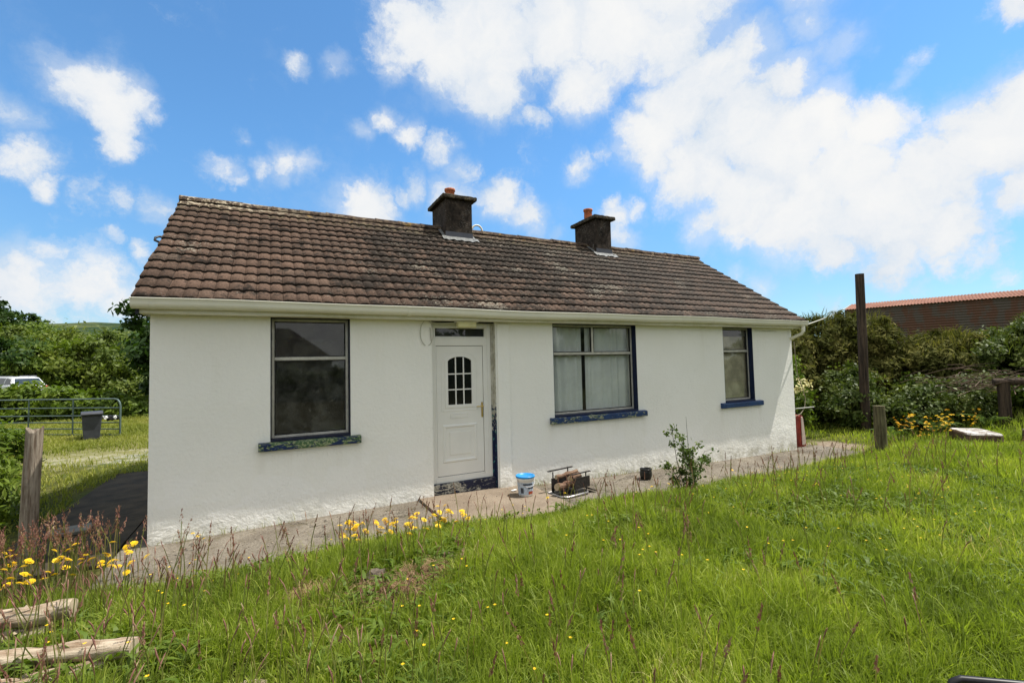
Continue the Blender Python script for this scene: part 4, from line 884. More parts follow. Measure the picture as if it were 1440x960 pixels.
gl = (5.28, -0.70, float(basez(5.28))+0.002)
t = E('fire_grate', 'black iron fire grate holding split logs on the path beneath the widest window', 'fire grate', gl, rz=R(10))
b = MB()
b.tube([(-0.27, 0.19, 0.02), (-0.27, -0.12, 0.02), (-0.20, -0.19, 0.02), (0.20, -0.19, 0.02), (0.27, -0.12, 0.02), (0.27, 0.19, 0.02), (-0.27, 0.19, 0.02)], 0.016, 8); b.build('base_ring', STEEL, t)
b = MB(); b.box(-0.26, 0.26, -0.16, 0.18, 0.006, 0.028); b.box(-0.03, 0.30, -0.145, -0.130, 0.09, 0.25); b.box(-0.24, 0.24, 0.12, 0.135, 0.05, 0.24)
for x in (-0.2, -0.08, 0.04, 0.16): b.tube([(x, -0.14, 0.09), (x, 0.13, 0.09)], 0.009, 6)
b.build('basket', IRON, t)
b = MB()
b.tube([(-0.20, 0.14, 0.02), (-0.20, 0.14, 0.33)], 0.011, 6); b.tube([(0.13, 0.16, 0.02), (0.13, 0.16, 0.36)], 0.011, 6); b.box(-0.30, 0.21, 0.125, 0.16, 0.345, 0.358); b.build('rear_bar', IRON, t)
b = MB(); b.tube([(0.24, -0.12, 0.02), (0.24, -0.12, 0.31)], 0.011, 6); b.tube([(-0.02, -0.10, 0.06), (-0.02, -0.10, 0.28)], 0.011, 6); b.box(-0.10, 0.34, -0.135, -0.10, 0.302, 0.314); b.build('front_bar', IRON, t)
b = MB(); b.add([(0.27, -0.14, 0.06), (0.40, -0.20, 0.0), (0.40, 0.0, 0.0), (0.27, 0.0, 0.06), (0.27, -0.14, 0.075), (0.41, -0.20, 0.012), (0.41, 0.0, 0.012), (0.27, 0.0, 0.075)], [(0, 1, 2, 3), (4, 7, 6, 5), (0, 4, 5, 1), (1, 5, 6, 2), (2, 6, 7, 3), (3, 7, 4, 0)]); b.build('ash_flap', IRON, t)
def firelog(p0, p1, r, label):
    p0, p1 = Vector(p0), Vector(p1); mid = (p0+p1)/2; d = p1-p0; ln = d.length; N = 8
    b = MB(); b.tube([(-ln/2+ln*i/N, 0.004*math.sin(i*2.0), 0.004*math.cos(i*1.4)) for i in range(N+1)], [r*(1+0.1*math.sin(i*1.9)) for i in range(N+1)], 10, 0, True, 0.16, 1)
    o = b.build('firewood_log', [BARKL, LOGEND]); o.location = Vector(gl)+mid; o.rotation_euler = d.to_track_quat('X', 'Z').to_euler()
    return tag(o, label, 'log', 'split logs in the fire grate')
firelog((-0.30, -0.12, 0.16), (0.10, -0.02, 0.155), 0.050, 'thickest split log sticking out of the left side of the fire grate')
firelog((-0.22, 0.02, 0.265), (0.20, 0.07, 0.30), 0.032, 'thin bark covered log lying on top in the fire grate')
firelog((-0.02, -0.04, 0.22), (0.22, 0.04, 0.25), 0.048, 'short pale log behind the front plate of the fire grate')

t = E('plant_pot', 'small black glazed pot standing against the wall on the path', 'pot', (6.98, -0.52, float(basez(6.98))+0.004))
b = MB(); b.lathe([(0, 0), (0.075, 0), (0.088, 0.015), (0.103, 0.07), (0.105, 0.11), (0.096, 0.15), (0.092, 0.158), (0.102, 0.166), (0.104, 0.18), (0.090, 0.182), (0.085, 0.165), (0.085, 0.13), (0, 0.13)], n=32); b.build('pot_body', POTM, t)
b = MB(); b.lathe([(0, 0.141), (0.083, 0.137)], n=20); b.build('soil', SOIL, t)

def blades(P, h, w_, bend, seed=0, lean=None):
    n = len(P); th = rng.random(n)*2*math.pi
    if lean is not None: th = lean+rng.normal(size=n)*0.8
    dx, dy = np.cos(th), np.sin(th); fa = rng.random(n)*2*math.pi; wx, wy = np.cos(fa)*w_/2, np.sin(fa)*w_/2
    lv = [0.0, 0.4, 0.75]; V = np.zeros((n, 7, 3))
    for k, u in enumerate(lv+[1.0]):
        hz_ = h*(u-0.35*bend*u*u*u); o_ = h*bend*u*u*0.75
        cx = P[:, 0]+dx*o_; cy = P[:, 1]+dy*o_; cz = P[:, 2]+hz_
        if k < 3:
            s = (1.0, 0.9, 0.6)[k]
            V[:, 2*k] = np.stack([cx-wx*s, cy-wy*s, cz], 1); V[:, 2*k+1] = np.stack([cx+wx*s, cy+wy*s, cz], 1)
        else: V[:, 6] = np.stack([cx, cy, cz], 1)
    i0 = np.arange(n)*7
    Q = np.concatenate([np.stack([i0, i0+1, i0+3, i0+2], 1), np.stack([i0+2, i0+3, i0+5, i0+4], 1)]); T = np.stack([i0+4, i0+5, i0+6], 1)
    return V.reshape(-1, 3), Q, T
# ------------------------------------------------------------------ foliage tools
def leafcloud(name, blobs, n, size, m, parent=None, clump=0.28, nclump=60, up=0.45, aspect=1.9, shell=0.55, origin=(0, 0, 0), zmin=None, seed=1, droop=0.0):
    """blobs: list (x,y,z,rx,ry,rz) in parent space; many small leaves in clumps through the crown's volume."""
    g = np.random.default_rng(seed)
    B = np.array(blobs, dtype=float); vol = (B[:, 3]*B[:, 4]*B[:, 5])**(2/3); pb = vol/vol.sum()
    bi = g.choice(len(B), nclump, p=pb); d = g.normal(size=(nclump, 3)); d /= np.linalg.norm(d, axis=1)[:, None]
    rr = shell+(1-shell)*g.random(nclump)**0.6; rr *= 1+0.10*g.normal(size=nclump)
    cc = B[bi, :3]+d*rr[:, None]*B[bi, 3:]
    csz = clump*(0.6+0.8*g.random(nclump)); crnd = g.random(nclump)
    ci = g.integers(0, nclump, n); p = cc[ci]+g.normal(size=(n, 3))*csz[ci][:, None]*np.array([0.55, 0.55, 0.42])
    keep = np.ones(n, bool) if zmin is None else p[:, 2] > zmin
    p = p[keep]; ci = ci[keep]; n = len(p)
    out = d[ci]+g.normal(size=(n, 3))*0.8; out[:, 2] += up; out /= np.linalg.norm(out, axis=1)[:, None]
    a = g.normal(size=(n, 3)); a[:, 2] -= droop; t1 = np.cross(out, a); t1 /= np.linalg.norm(t1, axis=1)[:, None]; t2 = np.cross(out, t1)
    s = size*(0.6+0.8*g.random(n))[:, None]
    V = np.stack([p-t1*s*0.5*aspect, p+t2*s*0.42+out*s*0.12, p+t1*s*0.5*aspect, p-t2*s*0.42+out*s*0.12], 1).reshape(-1, 3)
    F = np.arange(4*n).reshape(n, 4)
    rnd = np.clip(0.55*crnd[ci]+0.45*g.random(n), 0, 1)
    return npmesh(name, V, [F], m, parent, rnd=rnd)
def limbs(blobs, base, r0, parent, name='trunk', m=None, seed=1, zf=0.35):
    g = random.Random(seed); b = MB(); top = Vector((sum(q[0] for q in blobs)/len(blobs), sum(q[1] for q in blobs)/len(blobs), max(q[2] for q in blobs)*zf+0.2))
    base = Vector(base); b.tube([base, base.lerp(top, 0.5)+Vector((g.uniform(-.1, .1), g.uniform(-.1, .1), 0)), top], [r0*1.25, r0, r0*0.75], 8, jit=0.08)
    for q in blobs:
        c = Vector(q[:3]); md = top.lerp(c, 0.5)+Vector((g.uniform(-.2, .2), g.uniform(-.2, .2), 0.1))
        b.tube([top-Vector((0, 0, 0.1)), md, c+Vector((0, 0, q[5]*0.3))], [r0*0.6, r0*0.35, r0*0.1], 6, jit=0.05)
    return b.build(name, m or BARK, parent)

# ------------------------------------------------------------------ trees and shrubs left of the house
def tree(name, label, loc, h, wd, leafm, n, size, seed, group=None, dens=1.0, low=0.25):
    g = random.Random(seed); t = E(name, label, 'tree', loc, group); blobs = []
    k = 7
    for i in range(k):
        a = 2*math.pi*i/k+g.random(); rr = wd*0.5*g.uniform(0.35, 0.62); z = h*g.uniform(low+0.12, 0.78)
        s_ = wd*g.uniform(0.20, 0.30); blobs.append((rr*math.cos(a), rr*math.sin(a), z, s_, s_, s_*g.uniform(0.7, 1.0)))
    blobs.append((g.uniform(-.1, .1)*wd, g.uniform(-.1, .1)*wd, h*0.80, wd*0.26, wd*0.26, h*0.2)); blobs.append((0, 0, h*0.5, wd*0.32, wd*0.32, h*0.25))
    leafcloud('crown', blobs, n, size, leafm, t, clump=wd*0.085, nclump=int(120*dens), seed=seed)
    limbs(blobs, (0, 0, -0.2), 0.05*h**0.8, t, seed=seed)
    return t
tree('sycamore_tree', 'dark broad leaved tree behind the left gable of the cottage', (-2.6, 20.5, 0), 5.7, 5.0, DARKL, 15000, 0.17, 11, low=0.0)
TR = [(-18.0, 45.8, 6.0, 7.5, WILLOW, 'rounded green tree at the far left edge of the hillside'),
      (-19.4, 55.0, 6.9, 8.0, FRESH, 'green tree up the slope above the parked white car'),
      (-15.6, 49.3, 5.6, 7.0, WILLOW, 'pale green tree on the slope left of the dip in the hill'),
      (-16.9, 58.8, 6.4, 9.0, FRESH, 'tree on the slope just below the bare hill crest'),
      (-11.2, 45.0, 5.4, 7.5, WILLOW, 'pale yellowish tree left of the dark tree by the gable'),
      (-14.3, 36.0, 4.2, 6.0, DARKL, 'low dark tree directly behind the white car'),
      (-11.6, 36.3, 3.9, 6.0, FRESH, 'bushy green tree to the right of the white car'),
      (-8.6, 35.0, 4.0, 6.0, WILLOW, 'light green bushy tree behind the end of the field gate'),
      (-19.3, 41.5, 5.6, 6.5, WILLOW, 'tall yellow green tree cut by the left edge'),
      (-6.4, 40.0, 4.6, 6.5, FRESH, 'green tree half hidden by the dark tree near the gable')]
for i, (x, y, h, wd, m_, lab) in enumerate(TR):
    tree('hillside_tree', lab, (x, y, 0.0), h, wd, m_, 17000, 0.17, 30+i, 'trees on the slope behind the gate', low=-0.08)
for i, (x, y, h, wd, lab, z0) in enumerate([(-26.2, 74.7, 4.6, 4.2, 'small lone dark tree standing on the skyline', 5.2), (-27.4, 69.2, 6.2, 5.2, 'dark skyline tree at the far left edge', 4.8)]):
    tree('skyline_tree', lab, (x, y, z0), h, wd, DARKL, 4500, 0.26, 60+i, 'trees on the skyline', low=0.2)
bl = []
g_ = random.Random(5)
for i in range(70):
    y = g_.uniform(62, 150); x = -16-(y-60)*0.33+g_.uniform(-26, 30); zz = (y-60)*0.088+1.0
    if x < -24 and y < 80: zz = min(zz+2.0, 5.6)
    s_ = g_.uniform(3.0, 5.0); bl.append((x, y, zz, s_*1.3, s_*1.2, s_*0.75))
o = leafcloud('woodland', bl, 60000, 0.42, WILLOW, None, clump=1.5, nclump=900, seed=9); tag(o, 'distant green scrub wood covering the slope below the hill', 'woodland', kind='stuff')

def shrub(name, label, cat, loc, blobs, n, size, m, seed, group=None, clump=0.2, nclump=70, stem=0.02, aspect=1.9, up=0.4, shell=0.4):
    t = E(name, label, cat, loc, group); leafcloud('foliage', blobs, n, size, m, t, clump=clump, nclump=nclump, seed=seed, zmin=-0.05, aspect=aspect, up=up, shell=shell)
    b = MB(); g = random.Random(seed)
    for q in blobs:
        for _ in range(3):
            e = Vector((q[0]+g.uniform(-.6, .6)*q[3], q[1]+g.uniform(-.6, .6)*q[4], q[2]+g.uniform(.1, .7)*q[5])); s0 = Vector((e.x*0.3+g.uniform(-.1, .1), e.y*0.3+g.uniform(-.1, .1), -0.08))
            b.tube([s0, s0.lerp(e, 0.5)+Vector((g.uniform(-.1, .1), g.uniform(-.1, .1), 0.08)), e], [stem, stem*0.7, stem*0.3], 5)
    b.build('stem', BARK, t); return t
shrub('bramble_bush', 'rounded bramble bush directly behind the field gate', 'bush', (-8.2, 21.5, 0), [(0, 0, 0.7, 1.6, 1.1, 0.75), (1.4, -0.3, 0.55, 1.2, 1.0, 0.65), (-1.4, 0.2, 0.7, 1.3, 1.0, 0.7)], 11000, 0.13, FRESH, 71, clump=0.28, nclump=150)
shrub('bramble_bush', 'bramble bush below the dark tree, sloping down to the grass', 'bush', (-5.2, 20.0, 0), [(0, 0, 0.45, 1.4, 1.0, 0.6), (1.3, -0.2, 0.25, 1.1, 0.9, 0.45), (-1.2, 0.2, 0.6, 1.2, 1.0, 0.65)], 9000, 0.12, FRESH, 72, clump=0.26, nclump=130)
shrub('bramble_bush', 'brownish bush in front of the white car behind the gate', 'bush', (-11.4, 22.6, -0.42), [(0, 0, 0.5, 1.5, 1.0, 0.62), (-1.5, 0.3, 0.45, 1.3, 1.0, 0.6), (1.5, 0, 0.5, 1.2, 0.9, 0.66)], 9000, 0.13, BRAM, 73, clump=0.26, nclump=130)
shrub('hedge_bush', 'wild yellow green bush at the left edge behind the leaning post', 'bush', (-2.75, 2.1, -0.05), [(0, 0, 0.55, 0.85, 0.8, 0.62), (-0.5, 0.5, 0.9, 0.8, 0.9, 0.62), (0.35, -0.25, 0.38, 0.62, 0.6, 0.42), (0.0, 0.9, 0.75, 0.8, 0.9, 0.55), (-0.9, -0.5, 0.7, 0.8, 0.8, 0.65)], 26000, 0.045, FRESH, 74, clump=0.13, nclump=420, aspect=2.6)

# ------------------------------------------------------------------ far hill
hx = np.linspace(-700, 700, 90); hy = np.linspace(120, 800, 50); HX, HY = np.meshgrid(hx, hy)
hz = np.zeros_like(HX)
for j in range(HX.shape[0]):
    for i in range(HX.shape[1]):
        x, y = HX[j, i], HY[j, i]
        hz[j, i] = (46+9*noise.noise(Vector((x*0.006, 2.2, 0)))+3*noise.noise(Vector((x*0.03, y*0.02, 0))))*float(sstep(y+0.15*abs(x+150), 130, 540))*(0.55+0.45*float(sstep(x, 250, -60)))-2
nx, ny = len(hx), len(hy); ii = (np.arange(ny-1)[:, None]*nx+np.arange(nx-1)[None, :]).ravel()
struct(npmesh('hill', np.stack([HX.ravel(), HY.ravel(), hz.ravel()], 1), [np.stack([ii, ii+1, ii+nx+1, ii+nx], 1)], HILLM, smooth=True))
# near slope behind the gate carrying the scrub
sx = np.linspace(-90, 60, 50); sy = np.linspace(34, 170, 40); SX, SY = np.meshgrid(sx, sy)
SZ = (SY-60)*0.088*sstep(SY, 40, 75)+sstep(SX, -20, -34)*sstep(SY, 45, 65)*3.6+0.0*SX-0.3*sstep(SY, 50, 34)-0.12
nx, ny = len(sx), len(sy); ii = (np.arange(ny-1)[:, None]*nx+np.arange(nx-1)[None, :]).ravel()
struct(npmesh('slope', np.stack([SX.ravel(), SY.ravel(), np.maximum(SZ, -0.3).ravel()], 1), [np.stack([ii, ii+1, ii+nx+1, ii+nx], 1)], GROUND, smooth=True))

# ------------------------------------------------------------------ gate, bin, car
gt = E('field_gate', 'green grey tubular steel field gate standing open behind the wheelie bin', 'gate', (-2.93, 12.0, -0.10))
gd = Vector((-3.71, 2.71, 0)).normalized(); GL = 5.6; TH = 1.24
zs_ = [0.12, 0.30, 0.50, 0.71, 0.96]
b = MB(); b.tube([Vector((0, 0, 0.06)), Vector((0, 0, TH-0.22)), gd*0.035+Vector((0, 0, TH-0.10)), gd*0.11+Vector((0, 0, TH-0.025)), gd*0.22+Vector((0, 0, TH)), gd*(GL-0.22)+Vector((0, 0, TH)), gd*(GL-0.1)+Vector((0, 0, TH-0.03)), gd*GL+Vector((0, 0, TH-0.2)), gd*GL+Vector((0, 0, 0.06))], 0.026, 10); b.build('gate_frame', GALV, gt)
for z in zs_:
    b = MB(); b.tube([Vector((0, 0, z)), gd*GL*0.5+Vector((0, 0, z+0.006)), gd*GL+Vector((0, 0, z))], 0.018, 8); b.build('rail', GALV, gt)
for u in (1.75, 3.45): b = MB(); b.box(-0.022, 0.022, -0.008, 0.008, 0.1, TH); b.rot(Matrix.Translation(gd*u+Vector((0, -0.024, 0))) @ Matrix.Rotation(math.atan2(gd.y, gd.x), 4, 'Z')); b.build('upright_bar', GALV, gt)
t = E('plastic_bag', 'crumpled black and white plastic bag caught on the gate rail beside the bin', 'bag', (-3.12, 12.08, 0.56))
b = MB(); lump(b, (0, -0.03, 0), 0.11, 12, 8, sq=(1.3, 0.6, 0.8), amp=1.1, seed=3); b.build('black_film', BAGB, t)
b = MB(); lump(b, (-0.19, -0.05, 0.02), 0.06, 10, 7, amp=1.2, seed=8); b.build('white_film', BAGW, t)
b = MB(); lump(b, (0.07, -0.11, 0.02), 0.045, 9, 6, amp=1.1, seed=4); b.build('white_film', BAGW, t)

t = E('wheelie_bin', 'dark grey wheelie bin with closed lid in front of the field gate', 'bin', (-3.55, 11.75, -0.12), rz=R(195)); t.scale = (0.82, 0.82, 0.88)
def taper(b, w0, d0, w1, d1, z0, z1, mi=0, off=(0, 0), n=1):
    v = [(sx*w0/2, sy*d0/2, z0) for sx, sy in ((-1, -1), (1, -1), (1, 1), (-1, 1))]+[(sx*w1/2+off[0], sy*d1/2+off[1], z1) for sx, sy in ((-1, -1), (1, -1), (1, 1), (-1, 1))]
    b.add(v, [(0, 3, 2, 1), (4, 5, 6, 7), (0, 1, 5, 4), (1, 2, 6, 5), (2, 3, 7, 6), (3, 0, 4, 7)], mi)
b = MB(); taper(b, 0.44, 0.50, 0.555, 0.66, 0.04, 0.90); taper(b, 0.58, 0.69, 0.59, 0.70, 0.901, 0.95); body = b.build('bin_body', BINM, t); body.modifiers.new('bevel', 'BEVEL').width = 0.02
b = MB(); v = []
pf = [(0.42, 0.955), (0.43, 0.99), (0.36, 1.045), (0.0, 1.065), (-0.36, 1.04), (-0.41, 0.955)]
for x in (-0.305, 0.305):
    v += [(x, y, z) for y, z in pf]
b.add(v, [(i, i+1, 7+i, 6+i) for i in range(5)]+[(0, 1, 2, 3, 4, 5), (11, 10, 9, 8, 7, 6), (5, 0, 6, 11)]); ld = b.build('lid', BINM, t); ld.modifiers.new('bevel', 'BEVEL').width = 0.015
b = MB(); b.tube([(-0.25, -0.40, 0.97), (-0.25, -0.46, 0.99), (0.25, -0.46, 0.99), (0.25, -0.40, 0.97)], 0.015, 8); b.build('handle', BINM, t)
for sx_ in (-1, 1):
    b = MB(); b.lathe([(0, -0.025), (0.09, -0.025), (0.10, -0.015), (0.10, 0.015), (0.09, 0.025), (0, 0.025)], n=20); b.rot(Matrix.Translation((sx_*0.265, -0.27, 0.10)) @ Matrix.Rotation(R(90), 4, 'Y')); b.build('wheel', TYRE, t)

def car():
    t = E('parked_car', 'white estate car parked beyond the bushes behind the gate', 'car', (-12.15, 30.6, 0.42), rz=R(136)); t.scale = (0.88, 0.88, 0.88)
    # local: +x = front, y = width, z up.  length 4.55
    side = [(-2.27, 0.45), (-2.30, 0.75), (-2.24, 1.00), (-2.02, 1.10), (-1.3, 1.10), (0.6, 1.06), (1.0, 1.0), (1.7, 0.92), (2.18, 0.80), (2.28, 0.58), (2.24, 0.35), (1.85, 0.25), (-1.9, 0.25), (-2.2, 0.32)]
    def loft(prof, ws, m, name, mi=0):
        b = MB(); n = len(prof); V = []
        for yy, ins in ws: V += [(x*(1-ins*0.02), yy, z-ins*0.0+(0 if z > 0.5 else ins*0.03)) for x, z in prof]
        f = [(j*n+i, j*n+(i+1) % n, (j+1)*n+(i+1) % n, (j+1)*n+i) for j in range(len(ws)-1) for i in range(n)]
        b.add(V, f+[tuple(range(n)), tuple(range((len(ws)-1)*n, len(ws)*n))[::-1]]); o = b.build(name, m, t); md = o.modifiers.new('bevel', 'BEVEL'); md.width = 0.04; md.segments = 3; md.limit_method = 'ANGLE'; return o
    body = loft(side, [(-0.89, 1), (-0.91, 0), (0.91, 0), (0.89, 1)], CARW, 'body')
    b = MB(); cab = [(-2.10, 1.08, 0.84), (-1.72, 1.58, 0.66), (-1.3, 1.66, 0.64), (-0.2, 1.68, 0.64), (0.25, 1.62, 0.65), (1.02, 1.04, 0.82)]
    V = [(x, -y, z) for x, z, y in cab]+[(x, y, z) for x, z, y in cab]; n = 6
    b.add(V, [(0, 1, 2, 3, 4, 5), (11, 10, 9, 8, 7, 6)]+[(i, i+1, 7+i, 6+i) for i in range(5)]+[(5, 0, 6, 11)]); o = b.build('cabin', CARW, t); md = o.modifiers.new('bevel', 'BEVEL'); md.width = 0.03; md.segments = 2
    for sg in (-1, 1):
        def P(x, z): # side glass plane
            k = (z-1.06)/(1.64-1.06); return (x, sg*(0.845-0.195*k+0.006), z)
        for nm, poly in (('side_window', [(-1.86, 1.16), (-1.62, 1.52), (-1.15, 1.58), (-1.12, 1.15)]), ('side_window', [(-1.06, 1.15), (-1.08, 1.58), (-0.22, 1.60), (-0.18, 1.14)]), ('side_window', [(-0.12, 1.14), (-0.15, 1.60), (0.18, 1.56), (0.80, 1.12)])):
            b = MB(); v = [P(*p) for p in poly]; b.add(v+[(x, y-sg*0.01, z) for x, y, z in v], [(0, 1, 2, 3), (7, 6, 5, 4)]+[(i, (i+1) % 4, 4+(i+1) % 4, 4+i) for i in range(4)]); b.build(nm, CARG, t)
    b = MB(); v = [(0.98, -0.74, 1.085), (0.98, 0.74, 1.085), (0.32, 0.60, 1.59), (0.32, -0.60, 1.59)]; b.add([(x+0.012, y, z+0.012) for x, y, z in v], [(0, 1, 2, 3)]); b.build('windscreen', CARG, t)
    b = MB(); v = [(-2.08, -0.74, 1.14), (-2.08, 0.74, 1.14), (-1.77, 0.60, 1.54), (-1.77, -0.60, 1.54)]; b.add([(x-0.012, y, z+0.006) for x, y, z in v], [(0, 1, 2, 3)]); b.build('rear_window', CARG, t)
    for x in (-1.38, 1.42):
        for y in (-0.86, 0.86):
            b = MB(); b.lathe([(0.20, -0.11), (0.31, -0.11), (0.33, -0.08), (0.33, 0.08), (0.31, 0.11), (0.20, 0.11)], n=28); b.rot(Matrix.Translation((x, y, 0.33)) @ Matrix.Rotation(R(90), 4, 'X')); w_ = b.build('wheel', TYRE, t)
            b = MB(); b.lathe([(0, -0.10), (0.20, -0.108), (0.205, 0.10), (0, 0.10)], n=20); b.rot(Matrix.Translation((x, y, 0.33)) @ Matrix.Rotation(R(90), 4, 'X')); b.build('rim', RIMM, w_)
    for y in (-0.74, 0.74): b = MB(); b.box(-2.30, -2.20, y-0.12, y+0.12, 0.78, 1.06, 0, 0.02); b.build('tail_light', REDL, t)
    for y in (-0.66, 0.66): b = MB(); b.box(2.08, 2.26, y-0.18, y+0.18, 0.66, 0.80, 0, 0.03); b.build('headlight', UPVC, t)
    for y in (-0.66, 0.66): b = MB(); b.tube([(-1.6, y*0.9, 1.69), (0.1, y*0.9, 1.71)], 0.018, 6); b.build('roof_rail', RIMM, t)
    for y in (-1, 1): b = MB(); lump(b, (0.70, y*0.98, 1.12), 0.10, 10, 6, sq=(0.7, 1.1, 0.7), amp=0.1); b.build('wing_mirror', CARW, t)
car()

# ------------------------------------------------------------------ posts and logs
def postmesh(name, label, cat, loc, h, r, m, lean=(0, 0), notch=False, n=14, group=None, split=False, capm=None):
    N = 12; b = MB(); pts = []; rad = []
    for i in range(N+1):
        u = i/N; pts.append((lean[0]*u, lean[1]*u, -0.15+(h+0.15)*u)); rad.append(r*(1.08-0.10*u))
    b.tube(pts, rad, n, 0, True, 0.06)
    if notch:
        for i, v in enumerate(b.v):
            if v[2] > h-0.06:
                dx = v[0]-lean[0]; b.v[i] = (v[0], v[1], v[2]+(-0.07+abs(dx)/r*0.08+0.02*noise.noise(Vector((v[0]*30, v[1]*30, 0)))))
    if split:
        b.tube([(r*0.7, 0.0, h*0.1), (r*0.95+lean[0]*0.6, -0.01, h*0.6), (r*0.85+lean[0], 0, h*0.95)], [r*0.28, r*0.3, r*0.22], 6, 0, True, 0.2)
    o = b.build(name, m); o.location = loc; return tag(o, label, cat, group)
postmesh('leaning_post', 'weathered grey wooden post leaning at the left edge by the bush', 'post', (-1.055, 0.13, -0.05), 1.42, 0.072, POSTM, (0.045, 0), True)
postmesh('telegraph_post', 'tall dark creosoted timber post standing before the bushes', 'post', (15.45, 0.22, -0.08), 4.22, 0.106, DPOST, (-0.06, -0.10), False, 12, split=True)
postmesh('short_post', 'short round mossy post at the far end of the lawn', 'post', (12.79, -1.36, -0.12), 0.98, 0.107, GPOST, (0.0, 0), False, 14)
def log(name, label, p0, p1, r0, r1, seed, group='bleached logs dumped in the grass'):
    p0, p1 = Vector(p0), Vector(p1); mid = (p0+p1)/2; d = p1-p0; ln = d.length; N = 14; b = MB(); g = random.Random(seed)
    random.seed(seed)
    b.tube([(-ln/2+ln*i/N, 0.02*noise.noise(Vector((i*0.4, seed, 0))), 0.02*noise.noise(Vector((i*0.4, seed, 9)))) for i in range(N+1)], [(r0+(r1-r0)*i/N)*(1+0.12*noise.noise(Vector((i*0.7, seed, 3)))) for i in range(N+1)], 14, 0, True, 0.26, 1)
    for kk in range(3): uu = g.uniform(-0.3, 0.4)*ln; an = g.uniform(0, 3.0); b.tube([(uu, 0, 0), (uu+0.03, math.cos(an)*r0*1.2, math.sin(an)*r0*1.2)], [r0*0.45, r0*0.28], 7, 0, True, 0.2, 1)
    o = b.build(name, [LOGM, LOGEND]); o.location = mid; o.rotation_euler = d.to_track_quat('X', 'Z').to_euler(); return tag(o, label, 'log', group)

# ------------------------------------------------------------------ right: bank of bushes, shed
def up_(x, y, dz=0.0): return (x, y, gzf(x, y)+dz)
BK = [
 ('gorse_bush', 'gorse bush hiding the far corner of the cottage', (15.6, 2.6), [(0, 0, 1.3, 1.1, 1.1, 1.2), (0.5, 0.2, 2.2, 0.9, 0.9, 0.7)], GORSE, 28900, 0.052),
 ('gorse_bush', 'tall gorse bush left of the tall dark post', (17.2, 2.3), [(0, 0, 1.2, 1.3, 1.2, 1.2), (0.2, 0, 2.55, 1.1, 1.0, 0.8)], GORSE, 32300, 0.052),
 ('gorse_bush', 'high gorse bush right behind the tall dark post', (18.6, 1.6), [(0, 0, 1.0, 1.3, 1.2, 1.1), (-0.1, 0.1, 2.15, 1.1, 1.0, 0.8)], GORSE, 32300, 0.052),
 ('gorse_bush', 'gorse bush in front of the shed wall right of the tall post', (19.4, 0.2), [(0, 0, 0.9, 1.3, 1.2, 0.9), (0.4, -0.3, 1.2, 0.9, 0.9, 0.65)], GORSE, 25500, 0.052),
 ('thorn_bush', 'dense thorn bush below the middle of the shed wall', (20.3, -0.9), [(0, 0, 0.7, 1.2, 1.1, 0.8), (0.5, -0.3, 1.0, 0.9, 0.9, 0.6)], BRAM, 16200, 0.072),
 ('thorn_bush', 'thorn bush with pink blossom at the right under the shed wall', (21.0, -1.9), [(0, 0, 0.8, 1.1, 1.0, 0.9), (-0.3, 0.2, 1.25, 0.6, 0.6, 0.6)], BRAM, 14850, 0.072),
 ('bramble_bush', 'leafy bramble beside the far corner of the cottage', (14.2, 1.75), [(0, 0, 0.6, 0.75, 0.8, 0.6), (0.1, 0.2, 1.2, 0.75, 0.7, 0.55), (0.2, 0.2, 1.7, 0.55, 0.6, 0.45)], FRESH, 16200, 0.060),
 ('bramble_bush', 'dark bramble in the shade behind the foot of the tall post', (15.8, 0.75), [(0, 0, 0.6, 0.9, 0.8, 0.65), (0.4, 0.2, 1.1, 0.8, 0.7, 0.6)], BRAM, 16200, 0.060),
 ('bramble_bush', 'bramble thicket right of the foot of the tall post', (16.6, -0.5), [(0, 0, 0.45, 0.9, 0.8, 0.55), (0.5, 0.1, 0.8, 0.7, 0.7, 0.5)], BRAM, 14850, 0.060),
 ('bramble_bush', 'bramble thicket behind the yellow flowers', (17.3, -1.15), [(0, 0, 0.40, 0.9, 0.8, 0.45), (0.7, -0.1, 0.7, 0.7, 0.7, 0.45)], BRAM, 14850, 0.060),
 ('bramble_bush', 'low leafy bramble behind the dark rail fence', (18.0, -2.5), [(0, 0, 0.32, 0.9, 0.75, 0.36), (0.5, -0.5, 0.35, 0.7, 0.6, 0.35)], FRESH, 12150, 0.060),
]
for i, (nm, lab, (x, y), bl_, m_, n_, sz_) in enumerate(BK):
    shrub(nm, lab, 'bush', up_(x, y, -0.05), bl_, n_, sz_, m_, 100+i, 'bushes on the bank', clump=0.17 if m_ is not GORSE else 0.2, nclump=230, aspect=(3.2 if m_ is GORSE else 1.8), up=(0.8 if m_ is GORSE else 0.4))
for i, o_ in enumerate([o for o in list(COL.objects) if o.name.startswith('gorse_bush') or o.name.startswith('thorn_bush')]):
    bl_ = BK[i][3] if i < len(BK) else BK[0][3]; m = 900; q_ = np.array([bl_[k] for k in rng.integers(0, len(bl_), m)]); dd = rng.normal(size=(m, 3)); dd[:, 2] = np.abs(dd[:, 2])+0.25; dd /= np.linalg.norm(dd, axis=1)[:, None]
    P = q_[:, :3]+dd*q_[:, 3:]*0.86; V, Q, T = blades(P, 0.14+0.34*rng.random(m)**1.5, 0.011+0.013*rng.random(m), 0.2+0.7*rng.random(m), lean=np.arctan2(dd[:, 1], dd[:, 0])); rr_ = 0.35+0.65*rng.random(m)
    npmesh('sprays', V, [Q, T], GORSE if i < 4 else BRAM, o_, rnd=np.concatenate([rr_, rr_, rr_]))
shr = bpy.data.objects.get('thorn_bush.001')
